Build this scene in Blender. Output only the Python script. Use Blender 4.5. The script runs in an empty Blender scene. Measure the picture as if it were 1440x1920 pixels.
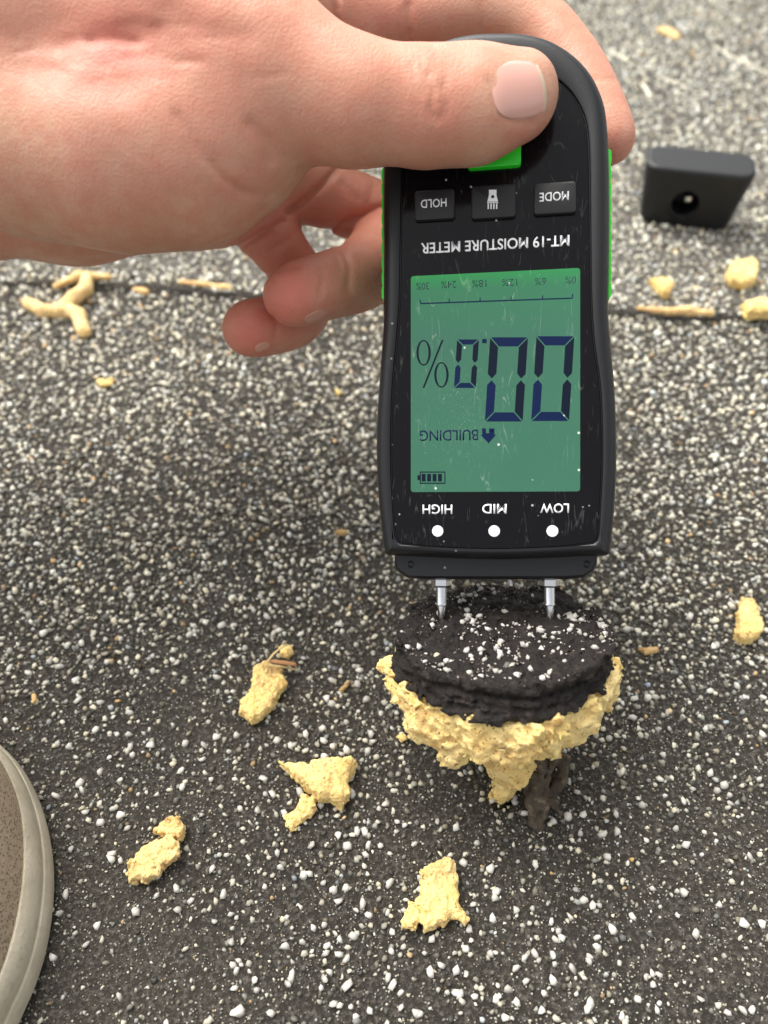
import bpy, bmesh, math, random
import numpy as np
from mathutils import Vector, Matrix

random.seed(7)
rng = np.random.default_rng(7)
SC = bpy.context.scene
COL = SC.collection
R = math.radians

# ------------------------------------------------------------------ camera
CAM_H = 0.230            # metres above the roof
PITCH = 50.0             # degrees below the horizontal
F = 1442.0               # focal length in photo pixels (1440 x 1920)
cam_d = bpy.data.cameras.new('camera')
cam_d.sensor_fit = 'VERTICAL'
cam_d.sensor_height = 26.0 * 1920 / F
cam_d.lens = 26.0
cam_d.clip_start = 0.005
cam_d.clip_end = 500
cam_d.dof.use_dof = True
cam_d.dof.focus_distance = 0.212
cam_d.dof.aperture_fstop = 9.0
cam = bpy.data.objects.new('camera', cam_d)
COL.objects.link(cam)
cam.location = (0, 0, CAM_H)
cam.rotation_euler = (R(90 - PITCH), 0, 0)
SC.camera = cam

# ------------------------------------------------------------------ sky, sun, exposure
SUN_FROM = Vector((-0.36, 0.40, 0.84)).normalized()
w = bpy.data.worlds.new('World')
SC.world = w
w.use_nodes = True
nt = w.node_tree
bg = nt.nodes['Background']
sky = nt.nodes.new('ShaderNodeTexSky')
sky.sky_type = 'NISHITA'
sky.sun_disc = False
sky.sun_elevation = math.asin(SUN_FROM.z)
sky.sun_rotation = math.atan2(SUN_FROM.x, SUN_FROM.y)
sky.dust_density = 4.0
hs = nt.nodes.new('ShaderNodeHueSaturation')
hs.inputs['Saturation'].default_value = 0.10
nt.links.new(sky.outputs[0], hs.inputs['Color'])
nt.links.new(hs.outputs[0], bg.inputs['Color'])
bg.inputs['Strength'].default_value = 0.085
sun_d = bpy.data.lights.new('sun', 'SUN')
sun_d.energy = 1.35
sun_d.angle = R(60)
sun_d.color = (1.0, 0.955, 0.88)
sun = bpy.data.objects.new('sun', sun_d)
COL.objects.link(sun)
sun.rotation_euler = SUN_FROM.to_track_quat('Z', 'Y').to_euler()
vs = SC.view_settings
vs.view_transform = 'Standard'
vs.look = 'None'
vs.exposure = 1.72
vs.gamma = 1.0
vs.use_curve_mapping = False
SC.cycles.use_denoising = True
SC.cycles.max_bounces = 5
SC.cycles.diffuse_bounces = 3

# ------------------------------------------------------------------ coordinates (mm in, metres out)
_c, _s = math.cos(R(PITCH)), math.sin(R(PITCH))
CR, CU, CF = np.array([1., 0, 0]), np.array([0, _s, _c]), np.array([0, _c, -_s])
CP = np.array([0, 0, CAM_H * 1000.])


def c2w(v):                                   # camera-frame mm (right, up, forward) -> world mm
    v = np.asarray(v, float)
    return CP + v[..., 0:1] * CR + v[..., 1:2] * CU + v[..., 2:3] * CF


def cpt(px, py, z):                           # camera-frame point seen at a pixel, z mm deep
    return np.array([(px - 720) / F * z, -(py - 960) / F * z, z])


def P(px, py, z):
    return c2w(cpt(px, py, z))


def G(px, py, h=0.0):                         # point at height h mm seen at a pixel
    d = (px - 720) / F * CR - (py - 960) / F * CU + CF
    t = (h - CP[2]) / d[2]
    return CP + t * d


def w2px(p):                                  # world mm -> pixel + depth (arrays)
    q = np.asarray(p, float) - CP
    z = q @ CF
    return 720 + F * (q @ CR) / z, 960 - F * (q @ CU) / z, z


# ------------------------------------------------------------------ helpers
def obj(name, mesh, mat=None, parent=None, label=None, cat=None, group=None, kind=None):
    o = bpy.data.objects.new(name, mesh)
    COL.objects.link(o)
    if mat is not None and mesh is not None:
        if len(mesh.materials) == 0:
            mesh.materials.append(mat)
    if parent is not None:
        o.parent = parent
    for k, v in (('label', label), ('category', cat), ('group', group), ('kind', kind)):
        if v:
            o[k] = v
    return o


def mk(verts, faces, smooth=True, name='mesh'):
    m = bpy.data.meshes.new(name)
    v = np.asarray(verts, np.float32)
    if isinstance(faces, np.ndarray):
        n, k = faces.shape
        m.vertices.add(len(v)); m.vertices.foreach_set('co', v.ravel())
        m.loops.add(n * k); m.loops.foreach_set('vertex_index', faces.astype(np.int32).ravel())
        m.polygons.add(n); m.polygons.foreach_set('loop_start', (np.arange(n) * k).astype(np.int32))
        m.update(calc_edges=True)
        m.validate()
    else:
        m.from_pydata(v.tolist(), [], faces)
    if smooth:
        m.polygons.foreach_set('use_smooth', np.ones(len(m.polygons), bool))
    m.update()
    return m


def fix_normals(m):
    bm = bmesh.new(); bm.from_mesh(m)
    bmesh.ops.recalc_face_normals(bm, faces=bm.faces)
    bm.to_mesh(m); bm.free(); m.update()
    return m


def sharp(m, deg=35):
    m.set_sharp_from_angle(angle=R(deg))
    return m


def vnoise(p, freq, seed=0):                  # value noise in [-1,1]
    p = p * freq + seed * 17.13 + 1000.0
    i = np.floor(p).astype(np.int64); f = p - i
    f = f * f * (3 - 2 * f)

    def h(a, b, c):
        n = (a * 73856093) ^ (b * 19349663) ^ (c * 83492791) ^ (seed * 2654435)
        n = (n ^ (n >> 13)) * 1274126177 & 0x7fffffff
        n = n ^ (n >> 16)
        return (n & 0xffff) / 32767.5 - 1.0
    x, y, z = i[..., 0], i[..., 1], i[..., 2]
    u, v, t = f[..., 0], f[..., 1], f[..., 2]
    r = 0
    for dx in (0, 1):
        for dy in (0, 1):
            for dz in (0, 1):
                r = r + h(x + dx, y + dy, z + dz) * (u if dx else 1 - u) * (v if dy else 1 - v) * (t if dz else 1 - t)
    return r


def smin(a, b, k):
    h = np.maximum(k - np.abs(a - b), 0) / k
    return np.minimum(a, b) - h * h * k * 0.25


def cone_d(p, a, b, ra, rb):
    ab = b - a
    t = np.clip(((p - a) @ ab) / (ab @ ab + 1e-9), 0, 1)
    return np.linalg.norm(p - a - t[..., None] * ab, axis=-1) - (ra + (rb - ra) * t)


def surface_nets(f, lo, vox):
    s = f < 0
    nx, ny, nz = f.shape
    corners = [(a, b, c) for a in (0, 1) for b in (0, 1) for c in (0, 1)]
    cnt = np.zeros((nx - 1, ny - 1, nz - 1), np.uint8)
    for a, b, c in corners:
        cnt += s[a:nx - 1 + a, b:ny - 1 + b, c:nz - 1 + c]
    act = (cnt > 0) & (cnt < 8)
    ii = np.argwhere(act)
    idx = np.full(act.shape, -1, np.int64)
    idx[act] = np.arange(len(ii))
    acc = np.zeros((len(ii), 3)); num = np.zeros(len(ii))
    val = {c: f[ii[:, 0] + c[0], ii[:, 1] + c[1], ii[:, 2] + c[2]] for c in corners}
    for c in corners:
        for ax in range(3):
            if c[ax] == 0:
                d = list(c); d[ax] = 1; d = tuple(d)
                va, vb = val[c], val[d]
                m = (va < 0) != (vb < 0)
                t = va / np.where(m, va - vb, 1)
                pt = np.repeat(np.array(c, float)[None], len(ii), 0)
                pt[:, ax] += t
                acc[m] += pt[m]; num[m] += 1
    v = (ii + acc / num[:, None]) * vox + lo
    quads = []
    for ax in range(3):
        o1, o2 = [(1, 2), (2, 0), (0, 1)][ax]
        sl0 = [slice(1, -1)] * 3; sl1 = [slice(1, -1)] * 3
        sl0[ax] = slice(0, -1); sl1[ax] = slice(1, None)
        a, b = s[tuple(sl0)], s[tuple(sl1)]
        e = np.argwhere(a != b)
        flip = a[a != b]
        base = e.copy()
        for k in range(3):
            if k != ax:
                base[:, k] += 1
        q = []
        for (u, t) in ((0, 0), (1, 0), (1, 1), (0, 1)):
            c = base.copy(); c[:, o1] -= u; c[:, o2] -= t
            q.append(idx[c[:, 0], c[:, 1], c[:, 2]])
        q = np.stack(q, 1)
        q[~flip] = q[~flip][:, ::-1]
        quads.append(q)
    q = np.concatenate(quads)
    q = q[(q >= 0).all(1)]
    return v, q


class Grid:
    def __init__(self, lo, hi, vox):
        self.lo = np.array(lo, float); self.vox = vox
        self.n = np.ceil((np.array(hi, float) - self.lo) / vox).astype(int) + 1
        self.ax = [self.lo[k] + np.arange(self.n[k]) * vox for k in range(3)]

    def full(self, v=20.0):
        return np.full(self.n, v, np.float32)

    def box(self, lo, hi):
        sl = []
        for k in range(3):
            a = int(max(0, math.floor((lo[k] - self.lo[k]) / self.vox)))
            b = int(min(self.n[k], math.ceil((hi[k] - self.lo[k]) / self.vox) + 1))
            sl.append(slice(a, max(a, b)))
        return tuple(sl)

    def pts(self, sl=None):
        ax = self.ax if sl is None else [self.ax[k][sl[k]] for k in range(3)]
        return np.stack(np.meshgrid(*ax, indexing='ij'), -1)

    def chain(self, f, nodes, k, m=9.0):      # nodes: (xyz, r)
        for (a, ra), (b, rb) in zip(nodes[:-1], nodes[1:]):
            a = np.asarray(a, float); b = np.asarray(b, float); r = max(ra, rb) + m
            sl = self.box(np.minimum(a, b) - r, np.maximum(a, b) + r)
            if f[sl].size:
                f[sl] = smin(f[sl], cone_d(self.pts(sl), a, b, ra, rb), k)
        return f

    def rough(self, f, amps, band=3.0):       # noise displacement close to the surface
        m = np.abs(f) < band
        q = self.pts()[m]
        d = 0
        for (amp, freq, seed) in amps:
            d = d + amp * vnoise(q, freq, seed)
        f[m] += d
        return f

    def mesh(self, f):
        f[0], f[-1] = 9, 9; f[:, 0], f[:, -1] = 9, 9; f[:, :, 0], f[:, :, -1] = 9, 9
        return surface_nets(f, self.lo, self.vox)


def poly_sd(p, poly):                         # signed distance to a 2D polygon
    d = np.full(p.shape[:-1], 1e9); inside = np.zeros(p.shape[:-1], bool)
    n = len(poly)
    for i in range(n):
        a, b = poly[i], poly[(i + 1) % n]
        e = b - a; wv = p - a
        t = np.clip((wv @ e) / (e @ e), 0, 1)
        d = np.minimum(d, ((wv - t[..., None] * e) ** 2).sum(-1))
        c = (a[1] > p[..., 1]) != (b[1] > p[..., 1])
        xx = (b[0] - a[0]) * (p[..., 1] - a[1]) / (b[1] - a[1] + 1e-12) + a[0]
        inside ^= c & (p[..., 0] < xx)
    d = np.sqrt(d)
    return np.where(inside, -d, d)


def line_d(q, pts):                           # distance to a 2D polyline
    d = np.full(q.shape[:-1], 1e9)
    for a, b in zip(pts[:-1], pts[1:]):
        a = np.array(a, float); b = np.array(b, float); e = b - a
        t = np.clip(((q - a) @ e) / (e @ e), 0, 1)
        d = np.minimum(d, np.linalg.norm(q - a - t[..., None] * e, axis=-1))
    return d


# ------------------------------------------------------------------ materials
class NT:
    def __init__(self, name):
        self.m = bpy.data.materials.new(name); self.m.use_nodes = True
        self.t = self.m.node_tree
        self.b = self.t.nodes['Principled BSDF']
        self.tc = self.t.nodes.new('ShaderNodeTexCoord')

    def n(self, kind, **kw):
        nd = self.t.nodes.new('ShaderNode' + kind)
        for k, v in kw.items():
            if hasattr(nd, k):
                setattr(nd, k, v)
            else:
                nd.inputs[k].default_value = v
        return nd

    def l(self, a, b):
        self.t.links.new(a, b)

    def noise(self, scale, detail=4, rough=0.6, coord='Object', dist=0.0):
        nd = self.n('TexNoise'); nd.inputs['Scale'].default_value = scale
        nd.inputs['Detail'].default_value = detail; nd.inputs['Roughness'].default_value = rough
        nd.inputs['Distortion'].default_value = dist
        self.l(self.tc.outputs[coord], nd.inputs['Vector'])
        return nd.outputs['Fac']

    def voro(self, scale, feature='F1', out='Distance', rnd=1.0):
        nd = self.n('TexVoronoi', feature=feature); nd.inputs['Scale'].default_value = scale
        nd.inputs['Randomness'].default_value = rnd
        self.l(self.tc.outputs['Object'], nd.inputs['Vector'])
        return nd.outputs[out]

    def ramp(self, fac, stops):
        nd = self.n('ValToRGB'); e = nd.color_ramp.elements
        while len(e) < len(stops):
            e.new(0.5)
        for el, (p, c) in zip(e, stops):
            el.position = p; el.color = (c, c, c, 1) if np.isscalar(c) else (*c, 1)
        self.l(fac, nd.inputs[0])
        return nd.outputs[0]

    def mix(self, fac, a, b, blend='MIX'):
        nd = self.n('Mix', data_type='RGBA', blend_type=blend)
        for i, v in ((0, fac), (6, a), (7, b)):
            if hasattr(v, 'links'):
                self.l(v, nd.inputs[i])
            elif np.isscalar(v):
                nd.inputs[i].default_value = v
            else:
                nd.inputs[i].default_value = (*v, 1)
        return nd.outputs[2]

    def math(self, op, a, b=0.0):
        nd = self.n('Math', operation=op)
        for i, v in ((0, a), (1, b)):
            if hasattr(v, 'links'):
                self.l(v, nd.inputs[i])
            else:
                nd.inputs[i].default_value = v
        return nd.outputs[0]

    def bump(self, h, dist, strength=1.0, prev=None):
        nd = self.n('Bump'); nd.inputs['Distance'].default_value = dist
        nd.inputs['Strength'].default_value = strength
        self.l(h, nd.inputs['Height'])
        if prev is not None:
            self.l(prev, nd.inputs['Normal'])
        return nd.outputs[0]

    def attr(self, name, out='Color'):
        nd = self.n('Attribute'); nd.attribute_name = name
        return nd.outputs[out]

    def set(self, **kw):
        for k, v in kw.items():
            k = {'base': 'Base Color', 'rough': 'Roughness', 'normal': 'Normal', 'metal': 'Metallic',
                 'spec': 'Specular IOR Level', 'coat': 'Coat Weight', 'coatr': 'Coat Roughness', 'sss': 'Subsurface Weight',
                 'emit': 'Emission Color', 'emits': 'Emission Strength'}.get(k, k)
            if hasattr(v, 'links'):
                self.l(v, self.b.inputs[k])
            elif isinstance(v, tuple) and len(v) == 3 and k != 'Subsurface Radius':
                self.b.inputs[k].default_value = (*v, 1)
            else:
                self.b.inputs[k].default_value = v
        return self.m


def plain(name, col, rough=0.5, **kw):
    return NT(name).set(base=col, rough=rough, **kw)


def mat_asphalt(name, dark, pale, grit):
    t = NT(name)
    big = t.noise(12, 3)
    fine = t.noise(700, 4, 0.7)
    col = t.mix(big, dark, pale)
    col = t.mix(t.ramp(fine, [(0.48, 0.0), (0.72, grit)]), col, (0.22, 0.20, 0.175))
    crack = t.voro(170, 'DISTANCE_TO_EDGE')
    ck = t.ramp(crack, [(0.0, 0.5), (0.035, 0.0)])
    ckm = t.math('MULTIPLY', ck, t.ramp(big, [(0.45, 0.0), (0.60, 1.0)]))
    col = t.mix(ckm, col, (0.12, 0.10, 0.08))
    # beyond the modelled pieces the material carries the granules
    v = t.voro(560); vc = t.voro(560, out='Color')
    gcol_ = t.ramp(vc, [(0.15, (0.06, 0.055, 0.045)), (0.45, (0.20, 0.185, 0.16)), (0.75, (0.46, 0.44, 0.385))])
    gm = t.math('MULTIPLY', t.ramp(v, [(0.40, 1.0), (0.58, 0.0)]), t.attr('beyond', 'Fac'))
    col = t.mix(gm, col, gcol_)
    b = t.bump(t.math('MULTIPLY', t.math('SUBTRACT', 1.0, v), t.attr('beyond', 'Fac')), 0.0012, 0.8)
    b = t.bump(fine, 0.0022, 1.0, b)
    return t.set(base=col, rough=0.8, spec=0.3, normal=b)


def mat_granule():
    t = NT('mineral_granule')
    return t.set(base=t.attr('col'), rough=0.6, spec=0.4)


def mat_foam(name='foam', tint=(0.86, 0.595, 0.205), brown=0.55):
    t = NT(name)
    n1 = t.noise(90, 4); n2 = t.noise(650, 4, 0.7)
    col = t.mix(t.ramp(n1, [(0.30, 0.0), (0.70, 1.0)]), tint, (0.88, 0.69, 0.33))
    col = t.mix(t.math('MULTIPLY', t.ramp(t.noise(110, 5, 0.65), [(0.50, 0.0), (0.70, 1.0)]), brown), col, (0.46, 0.22, 0.06))
    v = t.voro(1150)
    pore = t.math('MULTIPLY', t.ramp(v, [(0.16, 1.0), (0.34, 0.0)]), t.ramp(n2, [(0.42, 0.0), (0.56, 0.75)]))
    col = t.mix(pore, col, (0.40, 0.22, 0.06))
    col = t.mix(t.ramp(t.noise(420, 2), [(0.71, 0.0), (0.75, 0.8)]), col, (0.06, 0.035, 0.02))
    b = t.bump(t.math('SUBTRACT', 1.0, pore), 0.0009, 1.0)
    b = t.bump(n2, 0.0010, 0.9, b)
    return t.set(base=col, rough=0.9, spec=0.15, normal=b, sss=0.35,
                 **{'Subsurface Radius': (0.0024, 0.0015, 0.0006), 'Subsurface Scale': 1.0})


def mat_skin():
    t = NT('skin')
    n1 = t.noise(38, 4); n2 = t.noise(180, 5, 0.65); n3 = t.noise(900, 3)
    bl = t.attr('blush', 'Fac')
    col = t.mix(t.ramp(n1, [(0.32, 0.0), (0.68, 1.0)]), (0.53, 0.265, 0.17), (0.62, 0.355, 0.245))
    col = t.mix(t.ramp(n2, [(0.42, 0.0), (0.64, 0.60)]), col, (0.55, 0.225, 0.145))
    col = t.mix(t.ramp(t.noise(22, 3, 0.5, dist=0.8), [(0.46, 0.0), (0.60, 0.42)]), col, (0.58, 0.23, 0.16))
    col = t.mix(bl, col, (0.56, 0.15, 0.11))
    col = t.mix(t.ramp(n3, [(0.68, 0.0), (0.78, 0.2)]), col, (0.42, 0.18, 0.12))
    mp = t.n('Mapping'); mp.inputs['Rotation'].default_value = (R(-40), 0, R(12)); mp.inputs['Scale'].default_value = (1.0, 0.3, 0.3)
    t.l(t.tc.outputs['Object'], mp.inputs['Vector'])
    wr = t.n('TexNoise'); wr.inputs['Scale'].default_value = 1500; wr.inputs['Detail'].default_value = 2; wr.inputs['Distortion'].default_value = 0.4
    t.l(mp.outputs[0], wr.inputs['Vector'])
    v = t.voro(1250)
    b = t.bump(v, 0.00022, 0.35)
    b = t.bump(wr.outputs['Fac'], 0.00022, 0.3, b)
    b = t.bump(n2, 0.0005, 0.2, b)
    ro = t.ramp(n2, [(0.3, 0.42), (0.7, 0.58)])
    return t.set(base=col, rough=ro, spec=0.42, normal=b, sss=0.22,
                 **{'Subsurface Radius': (0.0042, 0.0016, 0.0008), 'Subsurface Scale': 1.0})


def wear_nodes(t, dust=0.75):
    """thin pale scratches and dust specks"""
    tot = None
    for sc, ang, th in ((60, 0.5, 0.012), (75, 1.5, 0.010), (50, 2.5, 0.010)):
        mp = t.n('Mapping'); mp.inputs['Rotation'].default_value = (0, 0, ang)
        mp.inputs['Scale'].default_value = (1.0, 0.14, 1.0)
        t.l(t.tc.outputs['Object'], mp.inputs['Vector'])
        ns = t.n('TexNoise'); ns.inputs['Scale'].default_value = sc * 4; ns.inputs['Detail'].default_value = 1
        ns.inputs['Distortion'].default_value = 0.6
        t.l(mp.outputs[0], ns.inputs['Vector'])
        line = t.ramp(t.math('ABSOLUTE', t.math('SUBTRACT', ns.outputs['Fac'], 0.5)), [(0.0, 1.0), (th, 0.0)])
        msk = t.ramp(t.noise(95 + sc, 3), [(0.54, 0.0), (0.66, 1.0)])
        s = t.math('MULTIPLY', line, msk)
        tot = s if tot is None else t.math('MAXIMUM', tot, s)
    v = t.voro(420); vc = t.voro(420, out='Color')
    spk = t.math('MULTIPLY', t.ramp(v, [(0.10, 1.0), (0.17, 0.0)]), t.ramp(vc, [(0.80, 0.0), (0.84, 1.0)]))
    return t.math('MULTIPLY', tot, 0.45), t.math('MULTIPLY', spk, dust)


M = {}
M['asphalt'] = mat_asphalt('asphalt_roofing', (0.017, 0.0148, 0.0118), (0.054, 0.0465, 0.036), 0.65)
M['asphalt_dusty'] = mat_asphalt('dusty_asphalt_sheet', (0.085, 0.078, 0.068), (0.13, 0.12, 0.105), 0.9)
M['granule'] = mat_granule()
M['foam'] = mat_foam()
M['foam_brown'] = mat_foam('foam_stained', (0.70, 0.47, 0.19), 0.75)
M['skin'] = mat_skin()
M['nail'] = plain('fingernail', (0.70, 0.385, 0.315), 0.26, sss=0.2, coat=0.3,
                  **{'Subsurface Radius': (0.002, 0.001, 0.0006), 'Subsurface Scale': 1.0})
M['nail_dim'] = plain('small_fingernail', (0.58, 0.30, 0.22), 0.45)
M['nail_edge'] = plain('nail_free_edge', (0.62, 0.47, 0.34), 0.45)


def mat_shell():
    t = NT('black_plastic_shell')
    sc, spk = wear_nodes(t, 0.5)
    col = t.mix(t.math('MULTIPLY', sc, 0.05), (0.008, 0.0085, 0.010), (0.25, 0.25, 0.25))
    col = t.mix(spk, col, (0.4, 0.39, 0.36))
    return t.set(base=col, rough=0.38, spec=0.4, normal=t.bump(t.noise(2200, 2), 0.00008, 0.6))


def mat_panel():
    t = NT('glossy_black_panel')
    sc, spk = wear_nodes(t, 0.75)
    col = t.mix(t.math('MULTIPLY', sc, 0.22), (0.003, 0.003, 0.004), (0.5, 0.5, 0.48))
    col = t.mix(spk, col, (0.6, 0.58, 0.54))
    ro = t.ramp(t.noise(120, 4), [(0.3, 0.07), (0.75, 0.22)])
    return t.set(base=col, rough=ro, spec=0.22)


def mat_lcd():
    t = NT('green_lcd')
    sc, spk = wear_nodes(t, 0.8)
    sx = t.n('SeparateXYZ'); t.l(t.tc.outputs['Generated'], sx.inputs[0])
    back = t.ramp(sx.outputs['Y'], [(0.0, (0.0, 0.42, 0.04)), (0.07, (0.025, 0.24, 0.08)), (0.30, (0.04, 0.16, 0.09)), (1.0, (0.025, 0.16, 0.08))])
    col = t.mix(t.noise(25, 3), (0.024, 0.076, 0.054), (0.036, 0.098, 0.064))
    # rubbed patches where scratches crowd
    sy = t.math('SUBTRACT', 1.0, t.ramp(t.math('ABSOLUTE', t.math('SUBTRACT', sx.outputs['Y'], 0.66)), [(0.10, 0.0), (0.30, 1.0)]))
    sxx = t.math('SUBTRACT', 1.0, t.ramp(t.math('ABSOLUTE', t.math('SUBTRACT', sx.outputs['X'], 0.70)), [(0.08, 0.0), (0.32, 1.0)]))
    hot = t.math('MULTIPLY', sy, sxx)
    sc2 = t.math('MULTIPLY', hot, t.ramp(t.noise(900, 4, 0.8, dist=3.0), [(0.60, 0.0), (0.72, 0.6)]))
    col = t.mix(t.math('MAXIMUM', t.math('MULTIPLY', sc, 0.45), sc2), col, (0.6, 0.64, 0.55))
    col = t.mix(spk, col, (0.75, 0.75, 0.7))
    return t.set(base=col, rough=0.12, spec=0.35, emit=back, emits=0.15)


M['shell'] = mat_shell()
M['panel'] = mat_panel()
M['lcd'] = mat_lcd()
M['rubber'] = NT('black_rubber').set(base=(0.011, 0.011, 0.012), rough=0.55)
M['print'] = plain('white_print', (0.80, 0.81, 0.82), 0.5)
M['green'] = plain('green_plastic', (0.020, 0.60, 0.018), 0.4)
M['seg_blue'] = plain('lcd_segment_blue', (0.002, 0.010, 0.050), 0.3, spec=0.2)
M['seg_dark'] = plain('lcd_segment_dark', (0.002, 0.006, 0.018), 0.3, spec=0.2)
M['seg_gap'] = plain('lcd_faint_line', (0.008, 0.035, 0.05), 0.2)
M['chrome'] = plain('chromed_steel', (0.72, 0.73, 0.75), 0.16, metal=1.0)


def mat_tar():
    t = NT('tar')
    n = t.noise(240, 5, 0.7); n2 = t.noise(60, 4)
    col = t.mix(n2, (0.006, 0.0045, 0.0038), (0.017, 0.0115, 0.009))
    col = t.mix(t.ramp(n, [(0.55, 0.0), (0.75, 0.7)]), col, (0.072, 0.052, 0.043))
    b = t.bump(n, 0.002, 1.0)
    b = t.bump(t.noise(900, 4, 0.7), 0.0006, 0.8, b)
    return t.set(base=col, rough=0.72, spec=0.4, normal=b)


M['tar'] = mat_tar()


def mat_debris():
    t = NT('dirty_fibre')
    n = t.noise(300, 5, 0.7)
    col = t.ramp(n, [(0.3, (0.025, 0.02, 0.015)), (0.55, (0.085, 0.066, 0.044)), (0.75, (0.26, 0.21, 0.14))])
    return t.set(base=col, rough=0.9, normal=t.bump(n, 0.0012, 1.0))


M['debris'] = mat_debris()
M['chip'] = mat_foam('rust_chip', (0.22, 0.09, 0.04), 0.5)
M['sealant'] = mat_foam('dried_sealant', (0.76, 0.52, 0.25), 0.40)
M['sealant_orange'] = mat_foam('orange_sealant', (0.60, 0.36, 0.17), 0.35)
M['straw'] = plain('straw', (0.62, 0.47, 0.22), 0.6)
M['straw_pale'] = plain('pale_straw', (0.66, 0.61, 0.48), 0.7)
M['straw_brown'] = plain('brown_straw', (0.40, 0.20, 0.08), 0.6)


# ------------------------------------------------------------------ roof
def seam_y(x):                                # world y (mm) of the upper sheet's edge
    a, b = G(0, 533), G(1440, 606)
    t = (x - a[0]) / (b[0] - a[0])
    return a[1] + (b[1] - a[1]) * t + 1.6 * np.sin(x * 0.035) + 0.9 * np.sin(x * 0.11 + 1) + 0.5 * np.sin(x * 0.31)


def relief(x, y):                             # gentle unevenness of the roof, mm
    p = np.stack([x, y, np.zeros_like(x)], -1)
    return 0.9 * vnoise(p, 0.012, 3) + 0.35 * vnoise(p, 0.05, 4)


SHEET = 3.2


def half_width(Y):                            # half width of the strip whose granules are modelled
    return 118 + 0.60 * np.maximum(Y, 0)


def mark_beyond(m):
    co = np.empty(len(m.vertices) * 3, np.float32); m.vertices.foreach_get('co', co); co = co.reshape(-1, 3) * 1000
    x, y = np.abs(co[:, 0]), co[:, 1]
    d_ = np.maximum(np.maximum(x - half_width(y) - 5, -45 - y), y - 880)
    a_ = m.attributes.new('beyond', 'FLOAT', 'POINT')
    a_.data.foreach_set('value', np.clip(d_ / 50, 0, 1).astype(np.float32))
    return m



def ground_mesh(xs, ys, yfun=None, lift=0.0):
    nx, ny = len(xs), len(ys)
    X, Y = np.meshgrid(xs, ys, indexing='ij')
    if yfun is not None:
        Y = Y + yfun(X)
    fade = np.clip((1500 - np.hypot(X, Y - 300)) / 500, 0, 1)
    Z = relief(X, Y) * fade + lift
    v = np.stack([X, Y, Z], -1).reshape(-1, 3) / 1000
    i = np.arange(nx * ny).reshape(nx, ny)
    q = np.stack([i[:-1, :-1], i[1:, :-1], i[1:, 1:], i[:-1, 1:]], -1).reshape(-1, 4)
    return v, q, i


def axis_pts(lo, hi, step, far):
    core = np.arange(lo, hi + 1, step)
    out = np.array([1500, 4000, 15000, far])
    return np.concatenate([-out[::-1], core, out])


xs = axis_pts(-900, 900, 9.0, 60000)
ys = np.concatenate([[-60000, -15000, -4000, -1500], np.arange(-400, 1400, 9.0), [2000, 4000, 15000, 60000]])
v, q, _ = ground_mesh(xs, ys)
roof = obj('roof', mark_beyond(mk(v, q, name='roof')), M['asphalt'], kind='structure', label='weathered flat asphalt roof with mineral granules')

yo = np.concatenate([np.linspace(0, 900, 100), [1500, 4000, 15000, 60000]])
v, q, idx = ground_mesh(xs, yo, seam_y, SHEET)
n0 = len(v)
edge = idx[:, 0]
lip = v[edge].copy(); lip[:, 1] -= 0.0003; lip[:, 2] -= SHEET / 1000 * 1.15
v[edge, 2] -= 0.0005
v = np.concatenate([v, lip])
l = n0 + np.arange(len(edge))
q = np.concatenate([q, np.stack([l[:-1], l[1:], edge[1:], edge[:-1]], -1)])
sheet = obj('roof_sheet', mark_beyond(mk(v, q, name='roof_sheet')), M['asphalt_dusty'], kind='structure',
            label='upper roofing sheet lapped over the lower one at the seam')

# granules ---------------------------------------------------------------
ICO_V, ICO_F = None, None
bm = bmesh.new(); bmesh.ops.create_icosphere(bm, subdivisions=1, radius=1.0)
ICO_V = np.array([v.co[:] for v in bm.verts]); ICO_F = np.array([[v.index for v in f.verts] for f in bm.faces]); bm.free()
OCT_V = np.array([[1, 0, 0], [-1, 0, 0], [0, 1, 0], [0, -1, 0], [0, 0, 1], [0, 0, -1]], float)
OCT_F = np.array([[0, 2, 4], [2, 1, 4], [1, 3, 4], [3, 0, 4], [2, 0, 5], [1, 2, 5], [3, 1, 5], [0, 3, 5]])


def granule_colours(n, warm=None):
    g = rng.random(n)
    v = np.where(g < 0.42, rng.uniform(0.36, 0.62, n), np.where(g < 0.74, rng.uniform(0.16, 0.36, n), rng.uniform(0.04, 0.16, n)))
    t = rng.normal(0, 1, n)
    c = np.stack([v * (1 + 0.03 * t), v * 0.955, v * (0.785 - 0.05 * t)], -1)
    k = rng.random(n)
    c[k < 0.02] *= np.array([1.0, 0.72, 0.45])
    c[(k > 0.02) & (k < 0.03)] *= np.array([0.7, 0.8, 1.0])
    return np.clip(c, 0.01, 0.85)


def density(px, py, X, Y):
    """share of the surface still covered with granules (worn bare towards the photographer)"""
    p = np.stack([X, Y, np.zeros_like(X)], -1)
    n = vnoise(p, 0.022, 11) * 0.6 + vnoise(p, 0.07, 12) * 0.4
    t = np.clip((1560 - py) / 800, 0, 1)
    right = np.clip((px - 850) / 500, 0, 1) * np.clip((1700 - py) / 500, 0, 1)
    left = np.clip((360 - px) / 300, 0, 1) * np.clip((1480 - py) / 300, 0, 1)
    d = 0.50 + 0.50 * t + 0.30 * right + 0.22 * left
    d *= 1 - 0.45 * np.clip((py - 1620) / 200, 0, 1) * np.clip((620 - px) / 300, 0, 1)
    d = d + 0.34 * n
    d = np.where(Y > seam_y(X) + 0.5, np.maximum(0.95, d + 0.1), d)
    return np.clip(d, 0.04, 1.0)


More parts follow.
